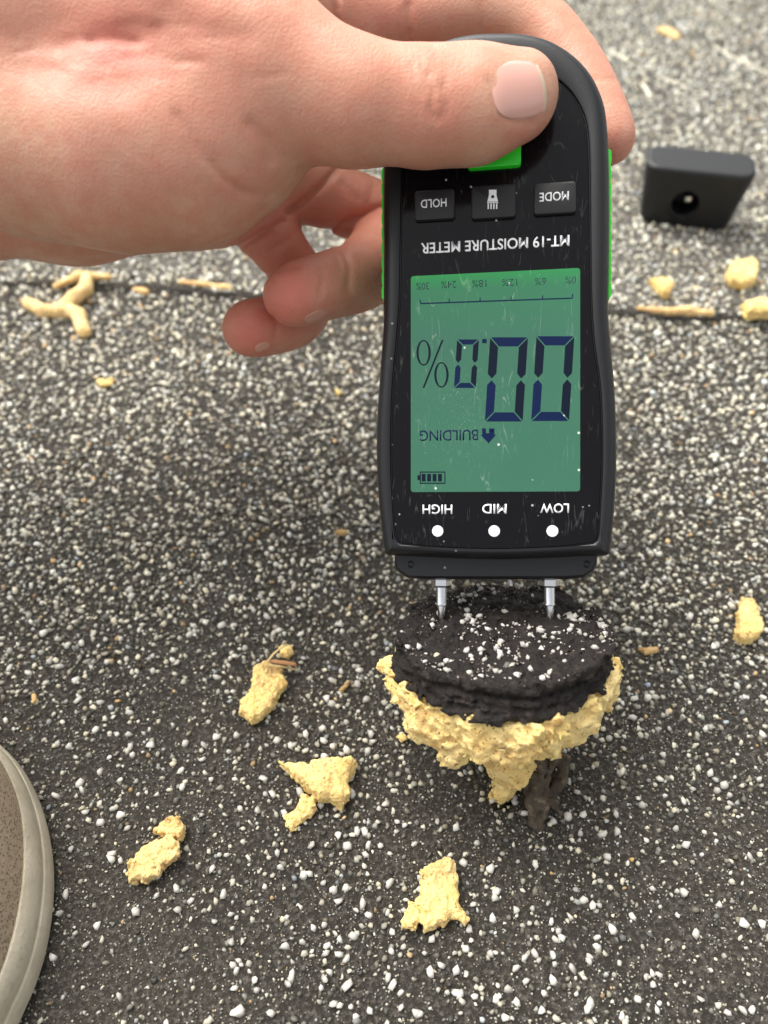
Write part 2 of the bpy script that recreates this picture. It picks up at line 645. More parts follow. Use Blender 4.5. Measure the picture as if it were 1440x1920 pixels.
def scatter():
    out = []
    # a jittered lattice over everything in view and a margin around it
    y0, y1 = -75.0, 930.0
    Y = y0
    step = 1.95
    rows = []
    while Y < y1:
        half = half_width(Y) + 50
        st = step * (1.0 + 0.22 * np.clip((Y - 150) / 150, 0, 1) + 0.45 * np.clip((Y - 300) / 350, 0, 1))
        n = int(2 * half / st)
        rows.append(np.stack([np.linspace(-half, half, n) + rng.uniform(-.7, .7, n) * st, np.full(n, Y) + rng.uniform(-.7, .7, n) * st, np.full(n, st)], -1))
        Y += st * 0.92
    p = np.concatenate(rows)
    px, py, z = w2px(np.stack([p[:, 0], p[:, 1], np.zeros(len(p))], -1))
    d = density(px, py, p[:, 0], p[:, 1])
    edge_ = np.minimum(np.minimum((half_width(p[:, 1]) + 50 - np.abs(p[:, 0])) / 50, (p[:, 1] + 75) / 45), (930 - p[:, 1]) / 50)
    keep = rng.random(len(p)) < d * np.clip(edge_, 0, 1)
    p, px, py, z, d = p[keep], px[keep], py[keep], z[keep], d[keep]
    n = len(p)
    u = rng.random(n)
    rad = np.where(u < 0.30, rng.uniform(0.40, 0.7, n), np.where(u < 0.84, rng.uniform(0.68, 1.08, n), rng.uniform(1.0, 1.4, n)))
    sparse = np.clip((0.75 - d) / 0.4, 0, 1)
    rad = np.where(rng.random(n) < sparse * 0.72, rng.uniform(0.25, 0.62, n), rad)
    rad *= p[:, 2] / step
    return p[:, 0], p[:, 1], rad, px, py, z


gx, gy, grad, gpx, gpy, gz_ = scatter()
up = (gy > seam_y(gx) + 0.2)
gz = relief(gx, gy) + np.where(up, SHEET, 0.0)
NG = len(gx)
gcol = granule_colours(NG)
gcol *= (1 + 0.36 * np.clip((gy - 90) / 130, 0, 1) + np.where(up, 0.18, 0.0))[:, None]  # paler upper sheet; mid-roof lift is painted in to offset the hand's shadow
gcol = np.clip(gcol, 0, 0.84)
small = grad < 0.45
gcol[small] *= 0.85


def rot_mats(n, tilt=0.6):
    a = rng.uniform(0, 2 * np.pi, n); b = rng.normal(0, tilt, n); c = rng.normal(0, tilt, n)
    ca, sa, cb, sb, cc, sc = np.cos(a), np.sin(a), np.cos(b), np.sin(b), np.cos(c), np.sin(c)
    o = np.zeros(n); e = np.ones(n)
    Rz = np.stack([np.stack([ca, -sa, o], -1), np.stack([sa, ca, o], -1), np.stack([o, o, e], -1)], 1)
    Rx = np.stack([np.stack([e, o, o], -1), np.stack([o, cb, -sb], -1), np.stack([o, sb, cb], -1)], 1)
    Ry = np.stack([np.stack([cc, o, sc], -1), np.stack([o, e, o], -1), np.stack([-sc, o, cc], -1)], 1)
    return Rz @ Rx @ Ry


def granule_mesh(x, y, z, rad, col, base_v, base_f, sink=0.25, name='granules', frame=None):
    n = len(x)
    k = len(base_v)
    V = np.repeat(base_v[None], n, 0) * rng.uniform(0.56, 1.28, (n, k, 1))
    S = np.stack([rng.uniform(0.85, 1.3, n), rng.uniform(0.7, 1.0, n), rng.uniform(0.55, 0.9, n)], -1)
    V = V * S[:, None, :]
    V = np.einsum('nij,nkj->nki', rot_mats(n), V) * rad[:, None, None]
    V = V + np.stack([x, y, z + rad * (0.6 - sink * 2 * 0.6)], -1)[:, None, :]
    if frame is not None:
        V = V @ frame[0].T + frame[1]
    Fc = (base_f[None] + (np.arange(n) * k)[:, None, None]).reshape(-1, 3)
    m = mk(V.reshape(-1, 3) / 1000, Fc, smooth=False, name=name)
    a = m.color_attributes.new('col', 'FLOAT_COLOR', 'POINT')
    c4 = np.ones((n, k, 4), np.float32); c4[:, :, :3] = col[:, None, :]
    a.data.foreach_set('color', c4.ravel())
    return m


# the 300 that show largest, each its own piece
pxsize = grad * F / gz_
inview = (gpx > 5) & (gpx < 1435) & (gpy > 1080) & (gpy < 1910) & ~((gpx < 95) & (gpy > 1390)) & ~((gpx > 700) & (gpx < 1170) & (gpy < 1480)) & (~up)
big = np.argsort(np.where(inview, -pxsize, 0))[:300]
rest = np.ones(NG, bool); rest[big] = False
near = rest & (gpy > 520) & (gpx > -80) & (gpx < 1520) & (gpy < 1980) & (gz_ > 50)
far = rest & ~near
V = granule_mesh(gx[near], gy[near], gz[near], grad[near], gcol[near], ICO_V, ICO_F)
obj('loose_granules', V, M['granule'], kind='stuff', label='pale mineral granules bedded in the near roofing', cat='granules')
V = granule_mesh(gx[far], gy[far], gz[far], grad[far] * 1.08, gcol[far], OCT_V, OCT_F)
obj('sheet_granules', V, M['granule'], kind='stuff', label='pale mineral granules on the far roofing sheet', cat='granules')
# fine grit between them
ng = 66000
ty = rng.random(ng) ** 0.75 * 340 - 15; tx = rng.uniform(-1, 1, ng) * (112 + 0.6 * np.maximum(ty, 0))
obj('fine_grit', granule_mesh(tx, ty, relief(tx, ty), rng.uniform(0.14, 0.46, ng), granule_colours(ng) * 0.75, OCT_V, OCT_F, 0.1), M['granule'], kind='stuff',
    label='fine pale grit lying between the granules', cat='grit')
base_meshes = []
for k in range(24):
    c = np.clip(np.array([[0.55, 0.53, 0.475]]) * rng.uniform(0.7, 1.2), 0, 0.85)
    base_meshes.append(granule_mesh(np.zeros(1), np.zeros(1), np.zeros(1), np.ones(1), c, ICO_V, ICO_F, name='granule'))
    base_meshes[-1].materials.append(M['granule'])
for j, k in enumerate(big):
    o = obj('granule', base_meshes[j % 24], None, roof)
    s = float(grad[k]) * 1.08
    o.location = (gx[k] / 1000, gy[k] / 1000, gz[k] / 1000)
    o.scale = (s, s, s)
    o.rotation_euler = (0, 0, random.uniform(0, 6.28))
print('granules', NG, near.sum(), far.sum())


# ------------------------------------------------------------------ moisture meter
YAW = R(9.2)
e1c = np.array([math.cos(YAW), 0, -math.sin(YAW)])       # image right, camera frame
mX = -(e1c[0] * CR + e1c[2] * CF)
mY = -CU
mZ = np.cross(mX, mY)
_c0 = P(930, 570, 205.0)


def on_plane(px, py, dz=0.0):
    d = (px - 720) / F * CR - (py - 960) / F * CU + CF
    o = _c0 + dz * mZ
    t = ((o - CP) @ mZ) / (d @ mZ)
    return CP + t * d


M_O = on_plane(930, 1085)


def fl(px, py, dz=0.0):                       # pixel -> meter-local mm (x, y) on the plane dz above the face
    q = on_plane(px, py, dz) - M_O
    return np.array([q @ mX, q @ mY])


meter = bpy.data.objects.new('moisture_meter', None)
COL.objects.link(meter)
meter.empty_display_size = 0.02
meter.matrix_world = Matrix([[mX[i], mY[i], mZ[i], M_O[i] / 1000] for i in range(3)] + [[0, 0, 0, 1]])
meter['label'] = 'black pin-type moisture meter with green screen reading 00.0, held upside down'
meter['category'] = 'moisture meter'


def catmull(pts, closed=True, n=8):
    pts = np.asarray(pts, float); N = len(pts); out = []
    for i in range(N if closed else N - 1):
        p0, p1, p2, p3 = (pts[(i - 1) % N] if closed or i > 0 else pts[0]), pts[i], pts[(i + 1) % N], (pts[(i + 2) % N] if closed or i + 2 < N else pts[-1])
        for t in np.linspace(0, 1, n, endpoint=False):
            out.append(0.5 * ((2 * p1) + (-p0 + p2) * t + (2 * p0 - 5 * p1 + 4 * p2 - p3) * t * t + (-p0 + 3 * p1 - 3 * p2 + p3) * t ** 3))
    if not closed:
        out.append(pts[-1])
    return np.array(out)


def polar(poly, ctr, N=400):                  # star-shaped resample so rings can be bridged
    d = poly - ctr
    a = np.arctan2(d[:, 1], d[:, 0]); r = np.hypot(d[:, 0], d[:, 1])
    o = np.argsort(a); a, r = a[o], r[o]
    ang = np.linspace(-np.pi, np.pi, N, endpoint=False)
    rr = np.interp(ang, a, r, period=2 * np.pi)
    return ctr + np.stack([np.cos(ang), np.sin(ang)], -1) * rr[:, None]


def inset(ring, d):
    t = np.roll(ring, -1, 0) - np.roll(ring, 1, 0)
    t /= np.linalg.norm(t, axis=1)[:, None] + 1e-9
    nrm = np.stack([-t[:, 1], t[:, 0]], -1)   # inward for counter-clockwise rings
    return ring + nrm * d


def rings_mesh(rings, cap0=True, cap1=True, smooth=True, ang=30):
    """rings: list of (Nx2 array, z) mm"""
    N = len(rings[0][0]); vs_, fs = [], []
    for r_, z in rings:
        zz = np.full(N, z) if np.isscalar(z) else z
        vs_.append(np.column_stack([r_, zz]))
    for i in range(len(rings) - 1):
        a, b = i * N, (i + 1) * N
        fs += [(a + j, a + (j + 1) % N, b + (j + 1) % N, b + j) for j in range(N)]
    if cap0:
        fs.append(tuple(range(N))[::-1])
    if cap1:
        fs.append(tuple((len(rings) - 1) * N + j for j in range(N)))
    m = mk(np.concatenate(vs_) / 1000, fs, smooth)
    fix_normals(m)
    return sharp(m, ang) if smooth else m


OUT_PX = [(930, 68), (985, 70), (1035, 84), (1080, 113), (1112, 150), (1132, 195), (1139, 240), (1142, 300), (1143, 400), (1142, 520), (1141, 580),
          (1145, 640), (1152, 720), (1156, 800), (1156, 880), (1152, 960), (1146, 1020), (1144, 1039), (1138, 1042), (1100, 1043), (930, 1049), (765, 1043), (730, 1041), (722, 1037), (719, 1020),
          (709, 930), (706, 850), (707, 780), (712, 700), (718, 620), (719, 560), (719, 450), (719, 320), (721, 240), (731, 190), (752, 145), (785, 110), (830, 84), (880, 71)]
PAN_PX = [(1104, 300), (1100, 240), (1090, 205), (1070, 172), (1043, 147), (1005, 126), (960, 115), (930, 113), (900, 115), (850, 128), (815, 147), (790, 172), (768, 205), (758, 240),
          (755, 300), (752, 450), (750, 560), (744, 640), (737, 720), (734, 800), (734, 880), (738, 960), (742, 1005), (748, 1016), (765, 1020), (850, 1027), (930, 1029), (1030, 1026), (1100, 1019), (1116, 1015),
          (1121, 1004), (1124, 960), (1128, 880), (1128, 800), (1124, 720), (1113, 640), (1108, 560), (1106, 450)]
ctr = fl(930, 570)
outer = polar(catmull([fl(p[0], p[1], -4.0) for p in OUT_PX]), ctr)
panel = polar(catmull([fl(*p) for p in PAN_PX]), ctr)
rings = [(inset(outer, 7), -25.0), (inset(outer, 3.5), -24.5), (inset(outer, 1.4), -22.6), (inset(outer, 0.4), -20), (outer, -16), (outer, -9.0), (inset(outer, 0.45), -8.8), (inset(outer, 0.45), -8.2), (outer, -8.0), (outer, -4.6), (inset(outer, 0.25), -3.2),
         (inset(outer, 0.7), -1.7), (inset(outer, 1.4), -0.7), (inset(outer, 2.2), -0.2), (inset(outer, 3.0), 0.0), (inset(panel, -0.75), -0.05), (inset(panel, -0.4), -0.25), (inset(panel, -0.28), -1.0), (inset(panel, 0.6), -1.05)]
obj('shell', rings_mesh(rings, True, False, ang=40), M['shell'], meter)
PZ = -0.35
fp = obj('face_panel', rings_mesh([(panel, -1.0), (inset(panel, 0.02), PZ - 0.15), (inset(panel, 0.2), PZ)], False, True, ang=25), M['panel'], meter)


def rrect(w, h, r, n=6):
    pts = []
    for (cx, cy, a0) in ((w / 2 - r, h / 2 - r, 0), (-w / 2 + r, h / 2 - r, 90), (-w / 2 + r, -h / 2 + r, 180), (w / 2 - r, -h / 2 + r, 270)):
        for k in range(n + 1):
            a = R(a0 + 90 * k / n)
            pts.append((cx + r * math.cos(a), cy + r * math.sin(a)))
    return np.array(pts)


def local_rect(px0, py0, px1, py1, dz=0.0):   # px box (left, top, right, bottom) -> local centre, size
    a, b = fl(px0, (py0 + py1) / 2, dz), fl(px1, (py0 + py1) / 2, dz)
    c, d = fl((px0 + px1) / 2, py0, dz), fl((px0 + px1) / 2, py1, dz)
    return (a + b) / 2, (abs(a[0] - b[0]), abs(c[1] - d[1]))


def button(name, box, z0, z1, mat, rad=1.0, label=None):
    c, (bw, bh) = local_rect(*box)
    r0 = rrect(bw, bh, rad) + c
    m = rings_mesh([(r0, z0), (r0, z1 - 0.5), (inset(r0, 0.12), z1 - 0.2), (inset(r0, 0.45), z1)], False, True, ang=35)
    return obj(name, m, mat, meter, label=label), c


def text_mesh(s, box=None, c=None, size=None, z=0.0, thick=0.03, bold=0.0, dz=0.0):
    cu = bpy.data.curves.new('txt', 'FONT')
    cu.body = s; cu.align_x = 'CENTER'; cu.align_y = 'CENTER'; cu.size = 1.0; cu.offset = bold
    cu.resolution_u = 4
    to = bpy.data.objects.new('txt', cu)
    COL.objects.link(to)
    dg = bpy.context.evaluated_depsgraph_get()
    m = bpy.data.meshes.new_from_object(to.evaluated_get(dg))
    bpy.data.objects.remove(to); bpy.data.curves.remove(cu)
    n = len(m.vertices)
    co = np.empty(n * 3, np.float32); m.vertices.foreach_get('co', co); co = co.reshape(-1, 3)
    lo, hi = co.min(0), co.max(0)
    if box is not None:
        c, size = local_rect(*box, dz)
    co[:, 0] = (co[:, 0] - (lo[0] + hi[0]) / 2) / (hi[0] - lo[0]) * size[0] + c[0]
    co[:, 1] = (co[:, 1] - (lo[1] + hi[1]) / 2) / (hi[1] - lo[1]) * size[1] + c[1]
    co[:, 2] = z
    m.vertices.foreach_set('co', (co / 1000).ravel()); m.update()
    bm = bmesh.new(); bm.from_mesh(m)
    r_ = bmesh.ops.extrude_face_region(bm, geom=bm.faces[:])
    for g in r_['geom']:
        if isinstance(g, bmesh.types.BMVert):
            g.co.z += thick / 1000
    bmesh.ops.recalc_face_normals(bm, faces=bm.faces)
    bm.to_mesh(m); bm.free(); m.update()
    return m


def flat(polys, z, thick=0.03):               # extruded flat polygons, local mm
    bm = bmesh.new()
    for poly in polys:
        top = [bm.verts.new((p[0] / 1000, p[1] / 1000, (z + thick) / 1000)) for p in poly]
        bot = [bm.verts.new((p[0] / 1000, p[1] / 1000, z / 1000)) for p in poly]
        bm.faces.new(top); n = len(poly)
        for i in range(n):
            bm.faces.new((top[i], top[(i + 1) % n], bot[(i + 1) % n], bot[i]))
    bmesh.ops.recalc_face_normals(bm, faces=bm.faces)
    m = bpy.data.meshes.new('flat'); bm.to_mesh(m); bm.free()
    return m


def fpoly(pts, dz=0.0):
    return [fl(x, y, dz) for x, y in pts]


def boxpx(x0, y0, x1, y1):
    return fpoly([(x0, y0), (x1, y0), (x1, y1), (x0, y1)])


# buttons
BZ = 1.1
for bx, tb, s in (((778, 358, 853, 414), (790, 376, 838, 392), 'HOLD'), ((1001, 344, 1080, 403), (1011, 363, 1066, 380), 'MODE')):
    b, c = button('button', bx, PZ - 0.1, BZ, M['rubber'], 0.9)
    obj('lettering', text_mesh(s, tb, z=BZ, thick=0.04, bold=0.012), M['print'], b)
b, c = button('button', (884, 349, 967, 411), PZ - 0.1, BZ, M['rubber'], 0.9)
ic = [fpoly([(917, 359), (931, 359), (931, 369), (934, 381), (914, 381), (917, 369)])]
for k in range(4):
    ic.append(boxpx(914.5 + k * 5.2, 384.5, 917 + k * 5.2, 395))
ic.append(boxpx(913.5, 382, 934.5, 383.6))
obj('torch_symbol', flat(ic, BZ, 0.04), M['print'], b)
obj('torch_switch_dot', flat([[fl(924, 372) + 0.45 * np.array([math.cos(a), math.sin(a)]) for a in np.linspace(0, 6.28, 10, endpoint=False)]], BZ + 0.045, 0.02), M['rubber'], b)
button('power_button', (877, 255, 977, 317), PZ - 0.1, 1.5, M['green'], 1.0, 'bright green button half hidden under the thumb')

# lettering on the panel
obj('title_lettering', text_mesh('MT-19 MOISTURE METER', (789, 447, 1068, 468), z=PZ, bold=0.016), M['print'], fp)
for s, bx in (('LOW', (1013, 944, 1067, 962)), ('MID', (904, 945, 950, 963)), ('HIGH', (792, 946, 848, 964))):
    obj('lettering', text_mesh(s, bx, z=PZ, bold=0.014), M['print'], fp)
for x in (820.4, 926.6, 1035.8):
    c = fl(x, 995.7)
    ring = c + 1.52 * np.stack([np.cos(np.linspace(0, 2 * np.pi, 28, endpoint=False)), np.sin(np.linspace(0, 2 * np.pi, 28, endpoint=False))], -1)
    obj('indicator_light', rings_mesh([(ring, PZ - 0.1), (ring, PZ + 0.05), (inset(ring, 0.2), PZ + 0.09)], False, True), M['print'], meter)

# screen
lc, (lw, lh) = local_rect(770, 509.5, 1088, 922)
ring = rrect(lw, lh, 0.8) + lc
LZ = PZ + 0.05
lcd = obj('screen', rings_mesh([(ring, PZ - 0.05), (ring, LZ)], False, True), M['lcd'], meter)
SZ = LZ + 0.01


def digit(x0, x1, y0, y1, th, slant, tv=None):
    """seven-segment 0 (no middle bar); px box at its top, slanted so the bottom shifts left"""
    tv = tv or th
    gp = 1.6
    ym = (y0 + y1) / 2

    def S(x, y):
        return (x - slant * (y - y0) / (y1 - y0), y)
    blue, dark = [], []
    blue.append([S(x0 + gp, y0), S(x1 - gp, y0), S(x1 - tv - gp, y0 + th), S(x0 + tv + gp, y0 + th)])
    blue.append([S(x0 + gp, y1), S(x1 - gp, y1), S(x1 - tv - gp, y1 - th), S(x0 + tv + gp, y1 - th)])
    h = tv * 0.6
    for top in (True, False):
        ya, yb = (y0 + gp, ym - gp) if top else (y1 - gp, ym + gp)
        sg = 1 if top else -1
        L = [S(x0, ya), S(x0 + tv, ya + sg * th), S(x0 + tv, yb - sg * h), S(x0 + tv * 0.5, yb), S(x0, yb - sg * h * 0.9)]
        Rr = [S(x1, ya), S(x1, yb - sg * h * 0.9), S(x1 - tv * 0.5, yb), S(x1 - tv, yb - sg * h), S(x1 - tv, ya + sg * th)]
        (dark if top else blue).append(L)
        dark.append(Rr)
    return [fpoly(p) for p in blue], [fpoly(p) for p in dark]


for a in ((1006, 1077, 630, 789, 17, 10, 16), (919, 990, 632, 790, 17, 10, 16), (857, 898, 636, 727, 9.5, 6, 10)):
    bl, dk = digit(*a)
    m = flat(bl + dk, SZ)
    m.materials.append(M['seg_blue']); m.materials.append(M['seg_dark'])
    nb = sum(len(p) + 1 for p in bl)
    for i, p_ in enumerate(m.polygons):
        p_.material_index = 0 if i < nb else 1
    obj('digit', m, None, lcd)
obj('decimal_point', flat([boxpx(904, 635, 912.5, 643)], SZ), M['seg_blue'], lcd)


def ell_ring(cx, cy, rx, ry, t, n=28):
    o = [(cx + rx * math.cos(a), cy + ry * math.sin(a)) for a in np.linspace(0, 2 * math.pi, n, endpoint=False)]
    i_ = [(cx + (rx - t * (1 if abs(math.cos(a)) > .5 else .55)) * math.cos(a), cy + (ry - t * 0.6) * math.sin(a)) for a in np.linspace(0, 2 * math.pi, n, endpoint=False)]
    return [fpoly([o[k], o[(k + 1) % n], i_[(k + 1) % n], i_[k]]) for k in range(n)]


pct = ell_ring(794, 661, 13.5, 24, 4.2) + ell_ring(827.5, 702.5, 13.5, 24, 4.2) + [fpoly([(828, 637), (831.5, 637), (795.5, 727), (792, 727)])]
obj('percent_sign', flat(pct, SZ), M['seg_dark'], lcd)
sl0, sl1 = np.array([787.7, 568.7]), np.array([1073.6, 558.5])


def sline(t):
    return sl0 + (sl1 - sl0) * t


pl = [fpoly([sline(0) + (0, -1.2), sline(1) + (0, -1.2), sline(1) + (0, 1.2), sline(0) + (0, 1.2)])]
for t, hh in ((0, 7), (.19, 7), (.393, 7), (.597, 7), (.803, 7), (1, 8)):
    c = sline(t)
    pl.append(boxpx(c[0] - 1, c[1] - hh, c[0] + 1, c[1] - 1.25))
obj('scale_bar', flat(pl, SZ), M['seg_blue'], lcd)
for s, x0, x1, ym in (('30%', 780, 804, 536), ('24%', 827, 855, 533), ('18%', 885, 912, 531), ('12%', 941, 970, 529), ('6%', 1003, 1024, 527), ('0%', 1060, 1080, 524.5)):
    obj('scale_number', text_mesh(s, (x0, ym - 6.5, x1, ym + 6.5), z=SZ, bold=-0.004), M['seg_gap'], lcd)
obj('mode_lettering', text_mesh('BUILDING', (787, 806, 896, 826), z=SZ, bold=0.004), M['seg_blue'], lcd)
obj('house_symbol', flat([fpoly([(904, 803), (911, 803), (911, 812), (917, 812), (917, 803), (927, 803), (927, 815), (930, 815), (916, 831), (901, 815), (904, 815)]), boxpx(920, 806, 924, 810)], SZ), M['seg_blue'], lcd)
bat = [boxpx(787, 884, 835, 886), boxpx(787, 905, 835, 907), boxpx(787, 886.1, 788.8, 904.9), boxpx(833.2, 886.1, 835, 904.9), boxpx(782.5, 891, 786.9, 900)]
for k in range(4):
    bat.append(boxpx(790.5 + k * 10.2, 888.5, 797.8 + k * 10.2, 902.5))
obj('battery_symbol', flat(bat, SZ), M['seg_dark'], lcd)

# green grips at the sides
for side, x0, ya, yb in ((1, 719, 310, 560), (-1, 1142.5, 275, 556)):
    pts_o = []
    a, b_ = fl(x0, ya, -4.0), fl(x0, yb, -4.0)
    n = 72
    for k in range(n + 1):
        t = k / n
        bulge = 0.42 + 0.3 * abs(math.sin(t * math.pi * 9)) ** 0.5
        if k in (0, n):
            bulge = 0.1
        pts_o.append((a + (b_ - a) * t) + np.array([side * bulge, 0]))
    inn = [p_ * 1.0 for p_ in (b_ + np.array([-side * 2.0, 0]), a + np.array([-side * 2.0, 0]))]
    poly = np.array(pts_o + inn)
    obj('grip_strip', rings_mesh([(poly, -13.0), (poly, -5.2)], True, True, ang=40), M['green'], meter)

# neck that carries the pins
nk = [fl(x, y, -5) for x, y in ((739, 1030), (738, 1062), (744, 1072), (764, 1085), (800, 1087), (1060, 1087), (1095, 1084), (1114, 1072), (1120, 1060), (1121, 1030))]
nk = np.array(nk)
if np.cross(nk[1] - nk[0], nk[2] - nk[1]) < 0:
    nk = nk[::-1]
nk = nk[np.r_[0:len(nk)]]
obj('neck', rings_mesh([(inset(nk, 1.0), -21), (nk, -19.5), (nk, -6.5), (inset(nk, 0.35), -5.5), (inset(nk, 1.0), -5.0)], True, True, ang=20), M['shell'], meter)
scr = fl(770, 1058, -5); scr2 = fl(1100, 1058, -5)
for s_ in (scr, scr2):
    rg = s_ + 1.0 * np.stack([np.cos(np.linspace(0, 2 * np.pi, 20, endpoint=False)), np.sin(np.linspace(0, 2 * np.pi, 20, endpoint=False))], -1)
    obj('clip_dimple', rings_mesh([(rg, -5.4), (rg, -4.85), (inset(rg, 0.25), -4.7), (inset(rg, 0.5), -4.95)], False, True), M['shell'], meter)


def lathe(prof, n=20):                        # prof: (radius, y) along local y
    a = np.linspace(0, 2 * np.pi, n, endpoint=False)
    vs_, fs = [], []
    for r_, y in prof:
        vs_.append(np.stack([r_ * np.cos(a), np.full(n, y), r_ * np.sin(a)], -1))
    for i in range(len(prof) - 1):
        fs += [(i * n + j, i * n + (j + 1) % n, (i + 1) * n + (j + 1) % n, (i + 1) * n + j) for j in range(n)]
    fs.append(tuple(range(n))); fs.append(tuple((len(prof) - 1) * n + j for j in range(n)))
    m = mk(np.concatenate(vs_) / 1000, fs); fix_normals(m)
    return sharp(m, 30)


PIN_Z = -12.0
for px in (828, 1030.5):
    c = fl(px, 1086, PIN_Z)
    e = fl(px, 1153, PIN_Z)
    L = e[1] - c[1]
    p_ = obj('pin', lathe([(1.45, -2), (1.45, L * 0.66), (1.55, L * 0.68), (1.55, L * 0.72), (1.35, L * 0.74), (1.15, L * 0.90), (0.85, L + 1.0), (0.4, L + 4.0)], 24), M['chrome'], meter)
    p_.location = (c[0] / 1000, c[1] / 1000, PIN_Z / 1000)
    nut = obj('hex_nut', lathe([(2.6, -1.5), (2.95, -0.8), (2.95, 1.7), (2.5, 2.2)], 6), M['chrome'], p_)


# ------------------------------------------------------------------ core plug
pc = cpt(940, 1178, 212.0)
ray = pc / np.linalg.norm(pc)
upv = np.array([0, 1.0, 0]); upv -= (upv @ ray) * ray; upv /= np.linalg.norm(upv)
nC = math.cos(R(62)) * (-ray) + math.sin(R(62)) * upv
pN = nC[0] * CR + nC[1] * CU + nC[2] * CF
pN /= np.linalg.norm(pN)
pX = np.array([1.0, 0, 0]) - pN[0] * pN; pX /= np.linalg.norm(pX)
pY = np.cross(pN, pX)
pO = c2w(pc)
PM = np.stack([pX, pY, pN], 1)                # local -> world


def to_plug(p):
    return (p - pO) @ PM


plug = bpy.data.objects.new('core_plug', None)
COL.objects.link(plug)
plug.empty_display_size = 0.02
plug.matrix_world = Matrix([[pX[i], pY[i], pN[i], pO[i] / 1000] for i in range(3)] + [[0, 0, 0, 1]])
plug['label'] = 'round roof core of black tar over crumbly yellow foam, tilted under the pins'
plug['category'] = 'roof core'

g = Grid((-37, -37, -20), (37, 37, 5), 0.55)
p = g.pts()
rr = np.hypot(p[..., 0], p[..., 1]); ang = np.arctan2(p[..., 1], p[..., 0])
ring3 = np.stack([np.cos(ang) * 3, np.sin(ang) * 3, p[..., 2] * 0.05], -1)
Rb = 29.1 + 0.5 * vnoise(ring3, 1.0, 21) + np.where(p[..., 2] < -6 + 0.8 * vnoise(ring3, 0.8, 8), 0.9 + 0.7 * vnoise(ring3, 1.6, 9), 0)
layer = 1.5 * np.exp(-((p[..., 2] + 3.6 + 0.8 * vnoise(ring3, 0.7, 5)) / 0.7) ** 2) + 1.4 * np.exp(-((p[..., 2] + 7.0 + 0.9 * vnoise(ring3, 0.8, 6)) / 0.8) ** 2)
q1 = rr - (Rb - layer)
q2 = np.abs(p[..., 2] + 4.9) - 4.9
f = np.maximum(q1, q2) + 0.0
o1, o2 = np.maximum(q1 + 0.6, 0), np.maximum(q2 + 0.6, 0)
f = np.where((q1 > -0.6) & (q2 > -0.6), np.hypot(o1, o2) - 0.6, f)
f = g.rough(f.astype(np.float32), [(0.9, 0.16, 1), (1.0, 0.45, 2), (0.9, 0.95, 3)])
v, q = g.mesh(f)
obj('tar_layer', mk(v / 1000, q), M['tar'], plug, label='black layered tar disc on top of the core')

g = Grid((-42, -42, -62), (42, 42, -8), 0.62)
p = g.pts()
rr = np.hypot(p[..., 0], p[..., 1]); ang = np.arctan2(p[..., 1], p[..., 0])
ring3 = np.stack([np.cos(ang) * 3, np.sin(ang) * 3, np.zeros_like(ang)], -1)
wob = vnoise(ring3, 1.2, 31)
t = -p[..., 2]
Rf = np.interp(t, [8, 10.5, 14, 18, 22, 26, 29, 32], [29.0, 29.9, 30.4, 29.8, 28.4, 24.5, 16, 2]) + 1.6 * wob + 1.0 * vnoise(ring3, 3.0, 32)
f = np.maximum(rr - Rf, 10.0 - t) * 0.8
tip = to_plug(G(950, 1486, 2.5)); base = to_plug(P(952, 1420, 212.0))
f = smin(f, cone_d(p, base, tip, 6.0, 2.6), 1.5)
b2 = to_plug(P(945, 1290, 236)); t2 = to_plug(G(935, 1270, 6))
f = smin(f, cone_d(p, b2, t2, 11.0, 10.0), 4.0)
for (ax_, ay_, az_, ar_) in ((732, 1232, 214, 2.6), (744, 1285, 211, 3.2), (1142, 1250, 213, 2.8), (1128, 1295, 210, 3.0), (850, 1412, 204, 3.6), (1035, 1395, 204, 3.6), (785, 1365, 206, 3.2)):
    a_ = to_plug(P(ax_, ay_, az_))
    f = smin(f, np.linalg.norm(p - a_, axis=-1) - ar_, 2.5)
f = g.rough(f.astype(np.float32), [(1.5, 0.13, 41), (1.2, 0.30, 42), (1.0, 0.65, 43), (0.9, 1.25, 44)], 5.0)
v, q = g.mesh(f)
wz = (v @ PM.T + pO)[:, 2]
low = wz < 0.4
v[low] += ((0.4 - wz[low])[:, None] * (np.array([0, 0, 1.0]) @ PM)[None])
obj('foam_layer', mk(v / 1000, q), M['foam'], plug, label='crumbly yellow insulation foam under the tar disc')

# white granules left on the disc
nn = 420
a = rng.uniform(0, 2 * np.pi, nn); r_ = 29 * np.sqrt(rng.random(nn))
cx, cy = r_ * np.cos(a), r_ * np.sin(a)
cl = rng.random(nn) < 0.62
def on_disc(x, y):
    d = (x - 720) / F * CR - (y - 960) / F * CU + CF
    return to_plug(CP + d * ((pO - CP) @ pN) / (d @ pN))[:2]


seeds = np.array([on_disc(x, y) for x, y in ((870, 1160), (920, 1178), (890, 1172), (1005, 1185), (938, 1218), (962, 1240), (1015, 1190), (1060, 1180), (1068, 1160), (1030, 1215), (1100, 1205), (1010, 1262), (870, 1120), (820, 1250), (1150, 1180), (930, 1262))])
for k in np.where(cl)[0]:
    s_ = seeds[rng.integers(len(seeds))]
    cx[k], cy[k] = s_ + rng.normal(0, 2.6, 2)
k_ = np.hypot(cx, cy); k_ = np.minimum(1, 27.5 / np.maximum(k_, 1e-3)); cx, cy = cx * k_, cy * k_
rad_ = np.where(rng.random(nn) < 0.6, rng.uniform(0.2, 0.5, nn), rng.uniform(0.5, 1.25, nn))
cc = granule_colours(nn); cc[:] = np.where(rng.random(nn)[:, None] < 0.85, np.array([0.62, 0.59, 0.54]) * rng.uniform(0.55, 1.1, nn)[:, None], cc)
n2_ = 900
a2, r2 = rng.uniform(0, 2 * np.pi, n2_), 29.5 * np.sqrt(rng.random(n2_))
